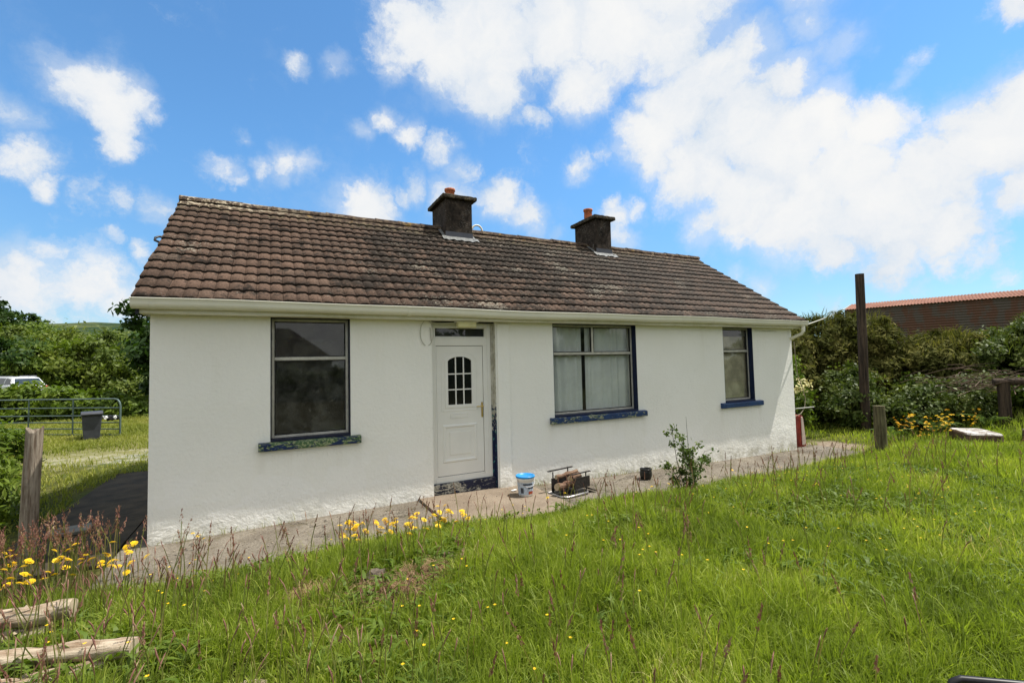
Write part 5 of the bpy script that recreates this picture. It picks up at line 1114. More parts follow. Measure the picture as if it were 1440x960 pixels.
leafcloud('blossom', [(-0.5, -0.3, 1.5, 0.5, 0.4, 0.5)], 260, 0.05, mat('pale_pink_blossom', base=(0.62, 0.46, 0.42), rough=0.8), shr, clump=0.14, nclump=26, seed=4, aspect=1.1)
shr = bpy.data.objects.get('bramble_bush.003')
if shr: leafcloud('blossom', [(-0.1, -0.6, 1.35, 0.6, 0.2, 0.25)], 200, 0.06, mat('cream_blossom', base=(0.68, 0.62, 0.30), rough=0.8), shr, clump=0.13, nclump=16, seed=5, aspect=1.2)
# heap of dead cut branches
b = MB(); g_ = random.Random(21)
for i in range(170):
    c = Vector((g_.gauss(0, 0.42), g_.gauss(0, 0.75), 0.25+abs(g_.gauss(0, 0.24)))); a = g_.gauss(-0.9, 0.6); d = Vector((math.cos(a)*0.6, math.sin(a), g_.uniform(-0.25, 0.3))).normalized(); ln = g_.uniform(0.3, 0.95)
    b.tube([c-d*ln/2, c+Vector((g_.uniform(-.06, .06), g_.uniform(-.06, .06), 0.05)), c+d*ln/2], [0.011, 0.008, 0.003], 4, cap=False)
o = b.build('brushwood', TWIG); o.location = up_(17.5, -1.75, 0.32); tag(o, 'heap of dead brown brushwood lying on the bank', 'brushwood', kind='stuff')
# ferns
def fern(loc, s, seed, label):
    g = random.Random(seed); t = E('fern', label, 'fern', loc, 'ferns on the bank')
    for k in range(9):
        a = 2*math.pi*k/9+g.uniform(-.3, .3); L_ = s*g.uniform(0.7, 1.1); V = []; F = []; n = 22
        for i in range(n):
            u = i/(n-1); px = L_*u*math.cos(a)*0.8; py = L_*u*math.sin(a)*0.8; pz = L_*(1.1*u-0.8*u*u)
            wl = 0.20*s*math.sin(math.pi*min(1, u*0.85+0.14))*(1-u*0.6); q = Vector((-math.sin(a), math.cos(a), 0)); fw = Vector((math.cos(a), math.sin(a), 0.1))
            for sg in (-1, 1):
                o_ = len(V); p = Vector((px, py, pz)); V += [p-fw*0.018*s, p+q*sg*wl+fw*0.04*s-Vector((0, 0, 0.03*s)), p+fw*0.018*s]; F.append((o_, o_+1, o_+2))
        npmesh('frond', np.array([tuple(v) for v in V]), [np.array(F)], FERNM, t, rnd=np.full(len(F), g.random()))
for i, (x, y, s_, lab) in enumerate([(18.6, -2.7, 0.9, 'tall bright fern above the dark rail fence'), (15.6, -1.2, 0.65, 'fern in front of the bramble thicket right of the tall post'), (14.2, -0.9, 0.55, 'small fern between the short post and the yellow flowers'), (16.4, -1.9, 0.6, 'fern in the middle of the bank below the brushwood')]):
    fern(up_(x, y, 0.35 if i == 0 else 0.1), s_, i, lab)
# dark rail fence at the far right
t = E('rail_fence', 'dark timber post and rail at the far right edge', 'fence', (16.75, -2.12, gzf(16.75, -2.12)))
b = MB(); b.tube([(0, 0, -0.1), (0, 0, 1.00)], 0.11, 10, jit=0.08); b.build('post', DPOST, t)
b = MB(); b.tube([(-0.12, 0.14, 0.98), (1.1, -1.7, 1.03)], 0.085, 10, jit=0.08); b.build('rail', DPOST, t)
b = MB(); b.tube([(1.0, -1.55, -0.1), (1.0, -1.55, 0.85)], 0.11, 10, jit=0.08); b.build('post', DPOST, t)
# slabs in the lawn
def slab(x, y, lx, ly, h, rz, label):
    b = MB(); n = 10; V = []; pr_ = []
    for k in range(20):
        a = 2*math.pi*k/20; c_, s_ = math.cos(a), math.sin(a); e = 0.32
        pr_.append((lx/2*math.copysign(abs(c_)**e, c_)*(1+0.05*noise.noise(Vector((k*0.8, x, 0)))), ly/2*math.copysign(abs(s_)**e, s_)*(1+0.06*noise.noise(Vector((k*0.8, 5, x))))))
    lv = [(-0.2, 1.0), (h*0.5, 1.02), (h*0.9, 1.0), (h, 0.94)]
    for z, k_ in lv: V += [(p[0]*k_, p[1]*k_, z+0.012*noise.noise(Vector((p[0]*5, p[1]*5, z)))) for p in pr_]
    b.add(V, [(j*20+i, j*20+(i+1) % 20, (j+1)*20+(i+1) % 20, (j+1)*20+i) for j in range(3) for i in range(20)]+[tuple(range(60, 80))])
    o = b.build('stone_slab', SLABM); o.location = up_(x, y); o.rotation_euler = (0, 0, R(rz)); return tag(o, label, 'slab', 'flat stones at the lawn edge')
slab(14.5, -2.30, 0.6, 0.95, 0.28, -50, 'thick flat stone slab at the lawn edge before the bank')
slab(14.75, -3.35, 0.6, 0.9, 0.27, -55, 'pale topped flat stone at the right edge of the lawn')

# shed: corrugated iron
t = E('corrugated_shed', 'long dark corrugated iron shed with a rusty red roof above the bank', 'shed', (36.5, 6.0, 0))
A = Vector((34.9, 10.6, 0)); Bv = Vector((39.6, -2.6, 0)); dl = (Bv-A); ln = dl.length; dl.normalize(); nr = Vector((-dl.y, dl.x, 0))   # nr points away from camera side
if nr.x < 0: nr = -nr
O = Vector((36.5, 6.0, 0))
b = MB(); nz = 150; V = []; ez = 5.0
for k in range(nz+1):
    z = ez*k/nz; off = 0.035*math.sin(z*2*math.pi/0.15)
    for p in (A, (A+Bv)/2, Bv): q_ = p-O+nr*off*-1; V.append((q_.x, q_.y, z-0.02))
b.add(V, [(k*3+i, k*3+i+1, (k+1)*3+i+1, (k+1)*3+i) for k in range(nz) for i in range(2)], 0, True); b.build('wall', SHEDW, t)
b = MB(); V = []; nn = int(ln/0.019); 
for k in range(nn+1):
    s_ = k*ln/nn; off = 0.020*math.sin(s_*2*math.pi/0.152)
    for (a_, z) in ((-0.18, ez-0.02), (3.2, ez+0.60), (6.6, ez-0.02)): p = A+dl*s_+nr*a_-O; V.append((p.x, p.y, z+off))
b.add(V, [(k*3+i, k*3+i+1, (k+1)*3+i+1, (k+1)*3+i) for k in range(nn) for i in range(2)], 0, True); b.build('roof', RUST, t)
b = MB()
for s_ in (0.02, ln-0.02):
    v = []; 
    for a_, z in ((0, -0.02), (6.4, -0.02), (6.4, ez-0.06), (3.2, ez+0.54), (0.0, ez-0.06)): p = A+dl*s_+nr*a_-O; v.append((p.x, p.y, z))
    b.add(v, [(0, 1, 2, 3, 4)])
v = []
for s_ in (0.0, ln):
    for z in (-0.02, ez-0.03): p = A+dl*s_+nr*6.4-O; v.append((p.x, p.y, z))
b.add(v, [(0, 1, 3, 2)]); b.build('end_wall', SHEDW, t)

# cable slung from the eaves, loop of hose, red object, batten
b = MB(); p0, p1 = Vector((12.22, -0.20, 2.66)), Vector((33.2, 9.4, 5.1))
b.tube([p0.lerp(p1, u)-Vector((0, 0, 0.35*u*(1-u))) for u in np.linspace(0, 1, 20)], 0.016, 6); tag(b.build('overhead_cable', WIRE), 'pale cable slung from the gutter corner towards the shed', 'cable')
b = MB(); b.tube([(12.24, 0.05, 2.3), (12.26, 0.05, 1.9), (12.32, 0.06, 1.55), (12.52, 0.08, 1.2), (12.62, 0.08, 0.95), (12.56, 0.08, 0.72), (12.40, 0.08, 0.60), (12.15, 0.08, 0.55)], 0.009, 6); tag(b.build('hanging_hose', mat('faded_hose', base=(0.26, 0.22, 0.15), rough=0.7)), 'pale thin hose hanging beside the far corner of the wall', 'hose')
t = E('enamel_panel', 'red and cream enamelled cabinet leaning behind the far corner of the cottage', 'cabinet', (12.44, 0.08, -0.19), rz=R(-8)); t.scale = (0.82, 0.9, 0.92)
b = MB(); b.prism([(-0.15, 0), (0.11, 0), (0.14, 0.08), (0.06, 0.78), (0.02, 0.82), (-0.15, 0.82)], 0.0, 0.5); o = b.build('shell', REDP, t); o.modifiers.new('bevel', 'BEVEL').width = 0.02
b = MB(); b.prism([(-0.06, 0.06), (0.05, 0.06), (0.09, 0.14), (0.02, 0.74), (-0.01, 0.78), (-0.06, 0.78)], -0.025, -0.001); o = b.build('front_panel', PINK, t); o.modifiers.new('bevel', 'BEVEL').width = 0.015
b = MB(); b.tube([(12.10, 0.20, 0.71), (12.80, 0.00, 0.74)], 0.014, 6); tag(b.build('wooden_stick', mat('pale_batten', base=(0.42, 0.42, 0.38), rough=0.8)), 'thin pale stick propped over the red cabinet', 'stick')

# drain cover, pipe, field stones
b = MB(); b.box(-0.20, 0.22, -0.17, 0.17, 0.0, 0.045, 0, 0.008); o = b.build('drain_cover', COVER); o.location = (-1.0, 1.12, -0.045); o.rotation_euler = (0, 0, R(12)); tag(o, 'pale grey drain cover in the shade left of the cottage', 'drain cover')
c0 = Vector((3.82, -5.00, 0.0))
b = MB(); zt_ = 0.46
P0 = CAM+(CF+CX*((1347-720)/FPX)-CU*((955-480)/FPX))*0
pts = [(4.05, -5.66, 0.10), (4.05, -5.66, 0.37), (4.058, -5.665, 0.41), (4.09, -5.685, 0.425), (4.45, -5.96, 0.420)]
b.tube(pts, 0.016, 10); tag(b.build('bent_tube', BLACKP), 'bent black steel tube poking out of the grass in the near right corner', 'tube')
for i, (x, y, r_, lab) in enumerate([(2.0, -2.74, 0.080, 'grey field stone above the bare straw patch'), (2.70, -2.60, 0.060, 'dark field stone right of the straw patch'), (2.27, -2.66, 0.035, 'small mossy stone between two larger field stones')]):
    b = MB(); lump(b, (0, 0, 0), r_, 14, 9, sq=(1.25, 1, 0.85), amp=0.7, seed=i+2); o = b.build('field_stone', STONE); o.location = up_(x, y, r_*0.6+0.02); tag(o, lab, 'stone', 'stones in the lawn')
log('fallen_log', 'upper bleached log lying across the near left corner', (-1.15, -2.10, 0.25), (0.0, -2.26, 0.27), 0.060, 0.064, 1)
log('fallen_log', 'orange cut log end tucked under the upper log', (-1.0, -2.20, 0.14), (-0.13, -2.26, 0.15), 0.045, 0.045, 2)
log('fallen_log', 'long bleached log with sawn end in the near left corner', (-0.9, -2.55, 0.25), (0.52, -3.07, 0.27), 0.050, 0.052, 3)
log('fallen_log', 'bleached log crossing beneath the long one', (-0.35, -3.12, 0.22), (0.36, -3.02, 0.18), 0.055, 0.045, 4)
log('fallen_log', 'short half buried log at the bottom of the lawn', (0.70, -3.52, 0.12), (1.22, -3.71, 0.17), 0.042, 0.042, 5)

# ------------------------------------------------------------------ rose shrub before the wall
rs = E('rose_shrub', 'dark leaved rose shrub growing before the wall between the two right windows', 'shrub', (6.92, -1.50, float(basez(6.9))))
g_ = random.Random(3); b = MB(); tips = []
for (dx, dy, hh) in ((-0.20, 0.08, 0.98), (-0.10, 0.0, 0.85), (0.02, 0.05, 0.62), (0.12, 0.0, 0.66), (0.22, 0.05, 0.70), (0.30, -0.04, 0.60), (-0.28, 0.05, 0.45), (0.36, 0.05, 0.45), (0.05, -0.1, 0.5)):
    p = [Vector((dx*0.15, dy*0.2, -0.05)), Vector((dx*0.6+g_.uniform(-.03, .03), dy, hh*0.5)), Vector((dx*1.1, dy, hh))]
    b.tube(p, [0.008, 0.006, 0.003], 6)
    for k in range(7):
        u = 0.3+0.7*k/6; q_ = p[0].lerp(p[1], u*2) if u < 0.5 else p[1].lerp(p[2], u*2-1)
        e = q_+Vector((g_.uniform(-.12, .12), g_.uniform(-.12, .12), g_.uniform(-.02, .08))); b.tube([q_, e], [0.003, 0.0015], 4, cap=False); tips.append(e)
b.tube([(0.02, 0, 0), (0.04, 0.01, 0.7), (0.03, 0.02, 1.15)], [0.005, 0.004, 0.002], 5)
b.build('stem', BARK, rs)
leafcloud('leaves', [(p.x, p.y, p.z, 0.035, 0.035, 0.035) for p in tips], 1250, 0.036, ROSEL, rs, clump=0.068, nclump=150, seed=12, aspect=1.5)

# ------------------------------------------------------------------ grass
def vnoise(x, y, s, seed=0):
    xs = x*s+seed*17.3; ys = y*s+seed*5.1; xi = np.floor(xs); yi = np.floor(ys); fx = xs-xi; fy = ys-yi
    def h(a, b_): v = np.sin(a*127.1+b_*311.7+seed*13.7)*43758.5453; return v-np.floor(v)
    fx = fx*fx*(3-2*fx); fy = fy*fy*(3-2*fy)
    return (h(xi, yi)*(1-fx)+h(xi+1, yi)*fx)*(1-fy)+(h(xi, yi+1)*(1-fx)+h(xi+1, yi+1)*fx)*fy
def inview(P, mx=700, top=-300):
    u, v, z = proj(P); dist = np.linalg.norm(P-CAM, axis=1)
    return (z > 0.3) & (u > -mx) & (u < 1440+mx) & (v < 960+mx+120) & (dist > 1.3)
STRAW = [(2.12, -2.98, 0.42, 0.24), (1.55, -2.70, 0.22, 0.15), (5.25, -2.70, 0.28, 0.18), (2.45, -2.78, 0.22, 0.12)]
def straw(x, y):
    m = np.zeros_like(x)
    for (a, b_, rx, ry) in STRAW: m = np.maximum(m, sstep(np.sqrt(((x-a)/rx)**2+((y-b_)/ry)**2)+0.5*(vnoise(x, y, 5, 3)-0.5), 1.25, 0.75))
    return m
LOGSEG = [((-1.15, -2.10), (0.0, -2.26)), ((-0.9, -2.55), (0.52, -3.07)), ((-0.35, -3.12), (0.36, -3.10)), ((0.70, -3.50), (1.22, -3.69)), ((4.05, -5.66), (4.45, -5.96)), ((2.0, -2.78), (2.7, -2.64)), ((14.2, -2.6), (15.0, -3.7))]
def nearlog(x, y):
    m = np.zeros_like(x)
    for (a, b_), (c, d_) in LOGSEG:
        L2 = (c-a)**2+(d_-b_)**2; u = np.clip(((x-a)*(c-a)+(y-b_)*(d_-b_))/L2, 0, 1); dd = np.hypot(x-a-u*(c-a), y-b_-u*(d_-b_))
        # the side towards the garden gate gets trodden down as well
        m = np.maximum(m, sstep(dd, 0.34, 0.12))
    return m
def lawn_points(n, x0, x1, y0, y1):
    x = rng.random(n)*(x1-x0)+x0; y = rng.random(n)*(y1-y0)+y0
    return x, y
def edge_y(x): return -1.42+0.42*sstep(x, 8.8, 12.3)*(0.5+0.9*vnoise(x, x*0, 1.7, 5))+0.16*(vnoise(x, x*0, 1.1, 1)-0.5)+0.12*(vnoise(x, x*0, 5.0, 2)-0.5)-0.12*sstep(x, 3.0, 3.4)*sstep(x, 5.1, 4.8)
def onlawn(x, y):
    e = edge_y(x); base = y < e
    left = (x < -0.3) & (y < e+0.9*sstep(x, -0.2, -1.0)+0.35+1.6*sstep(x, -1.5, -2.2))
    right = (x > 12.25) & (y < 4) & ~((x < 13.6) & (y > -0.75+0.5*(vnoise(x, y, 2, 8)-0.5)) & (vnoise(x, y, 3, 18) > 0.30))
    return base | left | right
parts = []
for (n, x0, x1, y0, y1) in ((330000, -1.6, 6.0, -5.9, -1.15), (150000, 6.0, 15.5, -6.0, -1.15), (90000, -6.5, -1.0, -5.5, 1.0), (46000, 12.6, 20.0, -8.0, 2.0), (42000, 15.0, 24, -10, -3)):
    x, y = lawn_points(n, x0, x1, y0, y1); k = onlawn(x, y); x, y = x[k], y[k]
    P = np.stack([x, y, gz(x, y)-0.03], 1); d = np.linalg.norm(P-CAM, axis=1)
    k = inview(P) & (rng.random(len(x)) < np.clip(1.15-0.045*d, 0.35, 1)) & (rng.random(len(x)) < 1-0.80*straw(x, y)); parts.append(P[k])
P = np.concatenate(parts); n = len(P)
# gather the blades into tufts
cell = 0.075; ci = np.floor(P[:, 0]/cell); cj = np.floor(P[:, 1]/cell)
def hsh(a, b_, k): v = np.sin(a*127.1+b_*311.7+k*74.7)*43758.5453; return v-np.floor(v)
tx_ = (ci+0.2+0.6*hsh(ci, cj, 1))*cell; ty_ = (cj+0.2+0.6*hsh(ci, cj, 2))*cell; tr = hsh(ci, cj, 3); tc_ = hsh(ci, cj, 4)
P[:, 0] += (tx_-P[:, 0])*0.55; P[:, 1] += (ty_-P[:, 1])*0.55
leand = np.arctan2(P[:, 1]-ty_, P[:, 0]-tx_)
x, y = P[:, 0], P[:, 1]; d = np.linalg.norm(P-CAM, axis=1)
lush = 0.55*vnoise(x, y, 0.9, 1)+0.30*vnoise(x, y, 2.7, 2)+0.15*vnoise(x, y, 7, 3)
near_path = sstep(edge_y(x)-y, 0.0, 0.7)
h = (0.06+0.21*lush+0.09*tr)*(0.62+0.38*near_path)*(0.65+0.6*rng.random(n))*(1-0.55*straw(x, y))*(1-0.45*nearlog(x, y))
h *= 1+0.35*(rng.random(n) < 0.06)
wd = (0.0044+0.0042*rng.random(n)**2+0.002*tr)*(1+0.10*np.maximum(d-3, 0))
V, Q, T = blades(P, h, wd, 0.15+0.95*rng.random(n)**1.6, lean=leand)
rn = np.clip(0.38*rng.random(n)+0.30*tc_+0.34*vnoise(x, y, 1.3, 5)-0.05+0.35*(1-near_path)*rng.random(n)+0.5*straw(x, y), 0, 1)
rn = np.where(rng.random(n) < 0.05+0.10*(vnoise(x, y, 1.9, 31) > 0.62), 0.93+0.07*rng.random(n), rn*0.90)
tag(npmesh('grass', V, [Q, T], GRASSM, rnd=np.concatenate([rn, rn, rn])), 'long lush green lawn grass in front of the cottage', 'grass', kind='stuff')
# straw in the bare patches
pp = []
for (a, b_, rx, ry) in STRAW:
    m = int(7000*rx*ry/0.17); pp.append(np.stack([a+rng.normal(size=m)*rx*0.5, b_+rng.normal(size=m)*ry*0.5], 1))
pp = np.concatenate(pp); P = np.stack([pp[:, 0], pp[:, 1], gz(pp[:, 0], pp[:, 1])-0.0+rng.random(len(pp))*0.05], 1); n = len(P)
V, Q, T = blades(P, 0.05+0.10*rng.random(n), 0.003+0.003*rng.random(n), 0.9+1.2*rng.random(n)); rn = rng.random(n)
tag(npmesh('dead_grass', V, [Q, T], STRAWM, rnd=np.concatenate([rn, rn, rn])), 'bare patches of pinkish dead grass in the lawn', 'dead grass', kind='stuff')
# yard grass left of the house
n = 90000; x = rng.random(n)*13-13.0; y = -0.5+rng.random(n)**0.8*19
k = ~((x > -1.5+0.15*np.sin(y*3)) & (y < 5.1)); x, y = x[k], y[k]; P = np.stack([x, y, gz(x, y)-0.03], 1); n = len(P)
grv = np.sqrt(((x+1.6)/2.9)**2+((y-7.6)/1.1)**2)+1.2*(vnoise(x, y, 2.5, 4)-0.5)
k = inview(P, 120) & (rng.random(n) < 0.12+0.88*sstep(grv, 0.8, 1.2)); P = P[k]; n = len(P); x, y = P[:, 0], P[:, 1]
h = (0.05+0.12*vnoise(x, y, 1.1, 6))*(0.6+0.7*rng.random(n))*(1+0.6*sstep(y, 11, 14)); V, Q, T = blades(P, h, 0.010+0.010*rng.random(n), 0.3+0.8*rng.random(n))
rn = np.clip(0.6*rng.random(n)+0.45*vnoise(x, y, 0.7, 7), 0, 1)
tag(npmesh('yard_grass', V, [Q, T], YARDG, rnd=np.concatenate([rn, rn, rn])), 'short yellowing grass of the yard left of the cottage', 'grass', kind='stuff')
# weeds in the cracks of the path and along the wall foot
m = 2600; x = rng.random(m)*13.0-0.2; y = np.where(rng.random(m) < 0.75, -1.35+0.35*rng.random(m)**2, -0.02-0.05*rng.random(m))
k = (vnoise(x, y, 1.6, 9) > 0.52) & ~((x > 3.1) & (x < 5.0) & (y > -1.3)); x, y = x[k], y[k]; n = len(x); P = np.stack([x, y, basez(x)-0.005], 1)
V, Q, T = blades(P, 0.03+0.16*rng.random(n)**2.2, 0.004+0.003*rng.random(n), 0.3+0.9*rng.random(n)); rn = rng.random(n)
tag(npmesh('path_weeds', V, [Q, T], YARDG, rnd=np.concatenate([rn, rn, rn])), 'thin weeds rooted along the path edge and wall foot', 'weeds', kind='stuff')

def seedheads(name, label, P, h, r_, panicle=False):
    n = len(P); th = rng.random(n)*2*math.pi; ln = h*(0.05+0.22*rng.random(n)); tx, ty = np.cos(th)*ln, np.sin(th)*ln
    fa = rng.random(n)*math.pi; w_ = 0.0016+0.0004*np.linalg.norm(P-CAM, axis=1)
    S1 = P+np.stack([tx*0.3, ty*0.3, h*0.6], 1); S2 = P+np.stack([tx, ty, h], 1); wv = np.stack([np.cos(fa)*w_, np.sin(fa)*w_, 0*fa], 1)
    V = np.stack([P-wv, P+wv, S1-wv, S1+wv, S2-wv, S2+wv], 1).reshape(-1, 3); i0 = np.arange(n)*6
    Q = np.concatenate([np.stack([i0, i0+1, i0+3, i0+2], 1), np.stack([i0+2, i0+3, i0+5, i0+4], 1)])
    hl = h*(0.16+0.14*rng.random(n)); dirv = (S2-S1); dirv /= np.linalg.norm(dirv, axis=1)[:, None]; droop = np.stack([np.cos(th), np.sin(th), 0*th], 1)
    base = len(V); VV = [V]; FF = []; off = base
    if not panicle:
        a = S2-dirv*hl[:, None]*0.15; c = a+dirv*hl[:, None]*0.5+droop*hl[:, None]*0.05; e = a+dirv*hl[:, None]*0.95+droop*(hl*0.28*rng.random(n))[:, None]
        ring = []
        for ct, s in ((a, 0.4), (c, 1.0), ((c+e)/2+0*c, 0.8)):
            for k in range(4):
                an = fa+k*math.pi/2; ring.append(ct+np.stack([np.cos(an)*r_*s, np.sin(an)*r_*s, 0*an], 1))
        ring.append(e); W_ = np.stack(ring, 1).reshape(-1, 3); j0 = base+np.arange(n)*13; VV.append(W_)
        Qs = [np.stack([j0+l*4+k, j0+l*4+(k+1) % 4, j0+(l+1)*4+(k+1) % 4, j0+(l+1)*4+k], 1) for l in range(2) for k in range(4)]
        Ts = [np.stack([j0+8+k, j0+8+(k+1) % 4, j0+12], 1) for k in range(4)]
        Qa = np.concatenate([Q]+Qs); Ta = np.concatenate(Ts)
        mi = np.concatenate([np.zeros(len(Q)), np.ones(len(Qa)-len(Q)+len(Ta))])
    else:
        m = 34; pts = []
        for k in range(m):
            u = rng.random(n); c = S2+dirv*(hl*(u-0.25)*1.3)[:, None]; rr = r_*(1.1-0.8*u)*rng.random(n)**0.5; an = rng.random(n)*2*math.pi
            p = c+np.stack([np.cos(an)*rr, np.sin(an)*rr, 0.6*rr], 1); s = 0.003+0.003*rng.random(n)
            q1 = rng.normal(size=(n, 3)); q1 /= np.linalg.norm(q1, axis=1)[:, None]; q2 = np.cross(q1, dirv)
            pts.append(np.stack([p-dirv*s[:, None]*2.2, p+q2*s[:, None], p+dirv*s[:, None]*2.2, p-q2*s[:, None]], 1))
        W_ = np.concatenate(pts).reshape(-1, 3); VV.append(W_); Qs = base+np.arange(len(W_)).reshape(-1, 4); Qa = np.concatenate([Q, Qs]); Ta = np.zeros((0, 3), int)
        mi = np.concatenate([np.zeros(len(Q)), np.ones(len(Qs))])
    fs = [Qa]+([Ta] if len(Ta) else [])
    rr_ = rng.random(sum(len(f) for f in fs))
    return tag(npmesh(name, np.concatenate(VV), fs, [STALKM, SEEDM], rnd=rr_, mi=mi), label, 'grass', kind='stuff')
n = 3600; x = -1.6+rng.random(n)**1.4*13.0; y = -1.2-rng.random(n)**1.1*4.2
wgt = np.clip(0.95-0.20*(x-0.2), 0.13, 1.0)*(0.25+0.9*vnoise(x, y, 1.3, 11)); k = (rng.random(n) < wgt) & onlawn(x, y+0.1); x, y = x[k], y[k]; P = np.stack([x, y, gz(x, y)-0.02], 1); k = inview(P, 100) & (np.linalg.norm(P-CAM, axis=1) > 2.2); P = P[k]
seedheads('seeding_grass', 'reddish brown grass spikes standing above the lawn', P, 0.26+0.20*rng.random(len(P)), 0.0045)
n = 420; x = -1.7+rng.random(n)*2.4; y = -1.25+rng.random(n)*0.95; k = (x < -0.15) | (y < -1.3+0.25*rng.random(n)); x, y = x[k], y[k]; P = np.stack([x, y, gz(x, y)-0.02], 1)
seedheads('seeding_grass', 'fluffy pinkish seed heads crowding the foot of the leaning post', P, 0.30+0.26*rng.random(len(P)), 0.020, True)
n = 480; x = -1.4+rng.random(n)**1.5*14; y = -1.8-rng.random(n)*3.8; k = (vnoise(x, y, 0.8, 51) > 0.42); P = np.stack([x[k], y[k], gz(x[k], y[k])], 1); P = P[inview(P, 60) & (np.linalg.norm(P-CAM, axis=1) > 2.4)]
seedheads('seeding_grass', 'wispy pale flowering grass spread through the whole lawn', P, 0.30+0.24*rng.random(len(P)), 0.010, True)
n = 60; x = 1.5+rng.random(n)*9.5; y = -1.5-rng.random(n)*0.5; P = np.stack([x, y, gz(x, y)], 1)
seedheads('seeding_grass', 'sparse brown flower stalks along the path edge', P, 0.22+0.28*rng.random(n), 0.009, True)

# ------------------------------------------------------------------ yellow flowers
def head_mesh(r_=0.02, seed=0):
    g = random.Random(seed); V = []; F = []
    for ring, (ro, ri, z0, z1) in enumerate(((r_, r_*0.35, 0.0, 0.004), (r_*0.72, r_*0.2, 0.003, 0.008), (r_*0.45, 0.0, 0.006, 0.010))):
        m = (16, 13, 9)[ring]
        for k in range(m):
            a = 2*math.pi*(k+g.uniform(-.2, .2))/m; da = math.pi/m*0.95; rr = ro*g.uniform(0.88, 1.08); o_ = len(V)
            V += [(ri*math.cos(a-da*.6), ri*math.sin(a-da*.6), z0), (rr*math.cos(a-da*.8), rr*math.sin(a-da*.8), z1-0.002), (rr*1.06*math.cos(a), rr*1.06*math.sin(a), z1-0.003), (rr*math.cos(a+da*.8), rr*math.sin(a+da*.8), z1-0.002), (ri*math.cos(a+da*.6), ri*math.sin(a+da*.6), z0)]
            F.append((o_, o_+1, o_+2, o_+3, o_+4))
    return V, F
HV, HF = head_mesh()
def flowerplant(x, y, hs, seed, label, group, m=YELLOW, s=1.0, z=None):
    g = random.Random(seed); t = E('hawkweed_plant', label, 'flower', (x, y, gzf(x, y) if z is None else z), group)
    b = MB(); heads = []
    for hh in hs:
        a = g.uniform(0, 6.28); r_ = g.uniform(0.02, 0.07); tip = Vector((math.cos(a)*r_, math.sin(a)*r_, hh)); b.tube([(0, 0, -0.02), tip*0.55+Vector((0.01, 0, 0)), tip], [0.003, 0.0022, 0.0018], 5, cap=False); heads.append(tip)
    b.build('stem', STALKM, t)
    for tip in heads:
        hd = npmesh('flower_head', np.array(HV)*s, [np.array([f for f in HF])], m, t, rnd=np.array([g.random() for _ in HF]))
        hd.location = tip; hd.rotation_euler = (g.uniform(-.45, .45)+0.25, g.uniform(-.45, .45), g.uniform(0, 6))
    return t
gf = random.Random(77)
for i in range(30):
    x = 1.84+1.36*(i+0.5)/30+gf.uniform(-.08, .08); y = -1.42-gf.uniform(0, 0.42)
    flowerplant(x, y, [gf.uniform(0.16, 0.32) for _ in range(gf.choice((2, 2, 3, 3)))], i, 'yellow hawkweed flower on the path edge left of the door', 'hawkweed along the path edge left of the door', s=gf.uniform(1.4, 1.9))
for i in range(26):
    x = -1.25+gf.random()*1.45; y = -1.60+gf.random()*0.80
    flowerplant(x, y, [gf.uniform(0.24, 0.42) for _ in range(gf.choice((2, 3, 3)))], 50+i, 'yellow hawkweed flower in the clump around the leaning post', 'hawkweed clump around the leaning post', s=gf.uniform(1.1, 1.5))
for i, (x, y) in enumerate([(0.50, -0.30), (0.56, -0.42)]): flowerplant(x, y, [0.10, 0.16], 90+i, 'yellow hawkweed flower at the foot of the wall near the left corner', 'hawkweed at the wall foot', z=float(basez(x)))
for i, (x, y) in enumerate([(4.35, -1.55), (4.75, -1.50), (6.1, -1.62), (6.35, -1.75), (7.9, -1.55), (8.3, -1.6)]): flowerplant(x, y, [gf.uniform(0.12, 0.3)], 95+i, 'single yellow hawkweed flower on the lawn edge right of the door', 'single hawkweeds right of the door')
for i in range(26):
    x = 13.6+gf.random()*2.4; y = -0.75-gf.random()*1.15-(x-14)*0.25
    flowerplant(x, y, [gf.uniform(0.25, 0.62) for _ in range(5)], 130+i, 'ochre ragwort in the drift before the bank', 'ragwort drift before the bank', m=(ORANGE if i % 2 else YELLOW), s=gf.uniform(1.2, 1.6))
# low broad leaved weeds between the grass
m = 5200; x = -1.3+rng.random(m)*12; y = -1.5-rng.random(m)*4.0; k = vnoise(x, y, 1.5, 41)+0.25*rng.random(m) > 0.68; x, y = x[k], y[k]; m = len(x)
x = np.repeat(x, 5)+rng.normal(size=m*5)*0.02; y = np.repeat(y, 5)+rng.normal(size=m*5)*0.02; n = len(x); P = np.stack([x, y, gz(x, y)+0.02+0.10*rng.random(n)], 1); k = inview(P, 60); P = P[k]; n = len(P)
V, Q, T = blades(P, 0.05+0.07*rng.random(n), 0.020+0.014*rng.random(n), 1.2+1.4*rng.random(n)); rn_ = np.clip(0.25+0.5*rng.random(n), 0, 1)
tag(npmesh('lawn_weeds', V, [Q, T], FRESH, rnd=np.concatenate([rn_, rn_, rn_])), 'broad leaved weeds growing low in the lawn', 'weeds', kind='stuff')
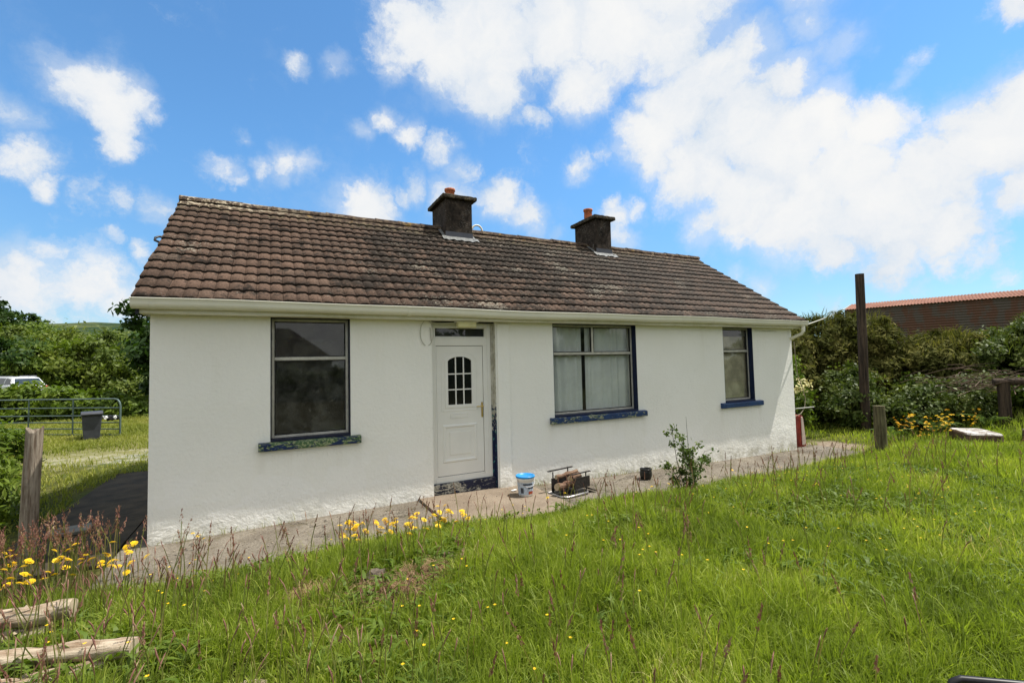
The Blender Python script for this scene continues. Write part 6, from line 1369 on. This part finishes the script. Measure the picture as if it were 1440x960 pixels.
# tiny buttercups scattered through the lawn
n = 330; x = -1+rng.random(n)*11; y = -1.6-rng.random(n)*3.0; k = vnoise(x, y, 1.2, 21) > 0.45; x, y = x[k], y[k]; P = np.stack([x, y, gz(x, y)+0.16+0.12*rng.random(len(x))], 1); k = inview(P, 60); P = P[k]
V = []; F = []
for p in P:
    a0 = rng.random()*6.28
    for k in range(5):
        a = a0+k*1.257; o_ = len(V); r_ = 0.009; V += [tuple(p), (p[0]+r_*math.cos(a-.5), p[1]+r_*math.sin(a-.5), p[2]+0.004), (p[0]+r_*1.2*math.cos(a), p[1]+r_*1.2*math.sin(a), p[2]+0.005), (p[0]+r_*math.cos(a+.5), p[1]+r_*math.sin(a+.5), p[2]+0.004)]; F.append((o_, o_+1, o_+2, o_+3))
tag(npmesh('buttercups', np.array(V), [np.array(F)], YELLOW, rnd=rng.random(len(F))), 'tiny yellow buttercups dotted through the lawn', 'flowers', kind='stuff')
# grit and dry litter on the path
b = MB(); g_ = random.Random(8)
for i in range(900):
    x = g_.uniform(-0.2, 12.5); y = -1.38+1.34*g_.random()**(1.3 if g_.random() < 0.6 else 0.5); r_ = g_.uniform(0.003, 0.011)
    if 3.1 < x < 5.0 and g_.random() < 0.6: continue
    z = float(basez(x))+(0.024 if 3.16 < x < 4.96 else 0.004); lump(b, (x, y, z), r_, 5, 3, sq=(1.3, 1, 0.7), amp=0.6, seed=i)
tag(b.build('grit', mat('path_grit', base=(0.26, 0.22, 0.17), rough=0.95, var=0.5, vscale=25)), 'loose grit and crumbs lying on the concrete path', 'grit', kind='stuff')
n = 1500; x = rng.random(n)*12.6-0.2; y = -1.38+rng.random(n)*1.3; P = np.stack([x, y, basez(x)+0.028*((x > 3.16) & (x < 4.96))+0.003], 1); k = vnoise(x, y, 2.0, 14) > 0.45; P = P[k]; n = len(P)
V, Q, T = blades(P, 0.010+0.0*rng.random(n), 0.003+0.002*rng.random(n), 3.0+3*rng.random(n)); V[:, 2] = np.maximum(V[:, 2], basez(V[:, 0])+0.002); rn = rng.random(n)
tag(npmesh('dry_litter', V, [Q, T], STRAWM, rnd=np.concatenate([rn, rn, rn])), 'dry grass clippings scattered on the path', 'litter', kind='stuff')
b = MB(); b.box(-0.05, 0.05, -0.02, 0.02, 0, 0.012, 0, 0.003); o = b.build('paper_scrap', UPVC); o.location = (4.55, -0.28, 0.005); o.rotation_euler = (0, 0, 0.3); tag(o, 'white scrap lying on the apron beside the door', 'scrap')

# ------------------------------------------------------------------ neighbour's house across the garden (seen mirrored in the panes)
t = E('neighbour_house', 'hip roofed house across the garden mirrored in the left window', 'house', (-4.0, -36.0, 0))
b = MB(); b.box(-9, 9.5, -4, 4, -0.2, 2.6); b.build('wall', NWALL, t)
b = MB(); v = [(-9.4, -4.4, 2.55), (9.9, -4.4, 2.55), (9.9, 4.4, 2.55), (-9.4, 4.4, 2.55), (-5.5, 0, 5.3), (6.6, 0, 5.3)]; b.add(v, [(0, 3, 2, 1), (0, 1, 5, 4), (1, 2, 5), (2, 3, 4, 5), (3, 0, 4)]); b.build('roof', SLATE, t)
for x in (-6, -2, 3, 7): b = MB(); b.box(x-0.6, x+0.6, 4.002, 4.05, 1.0, 2.1); b.build('window', CARG, t)

for i, (x, y, h) in enumerate([(-9, -24, 5.2), (-3.5, -26, 4.2), (2.0, -25, 4.0), (9, -23, 5.4), (15.5, -24, 6.0), (22, -22, 5.6), (29, -20, 6.2), (37, -17, 6.0)]):
    if i < 3: continue
    tree('garden_tree', 'dark tree of the row across the garden mirrored in the window panes', (x, y, -0.1), h, 6.4, DARKL, 4500, 0.36, 200+i, 'row of trees across the garden', low=-0.05)
shrub('garden_hedge', 'dark hedge across the garden mirrored in the lower left window', 'hedge', (2.5, -22, 0), [(k*1.6-5, 0, 0.9, 1.2, 0.8, 1.0) for k in range(9)], 14000, 0.16, BRAM, 220, clump=0.3, nclump=300)
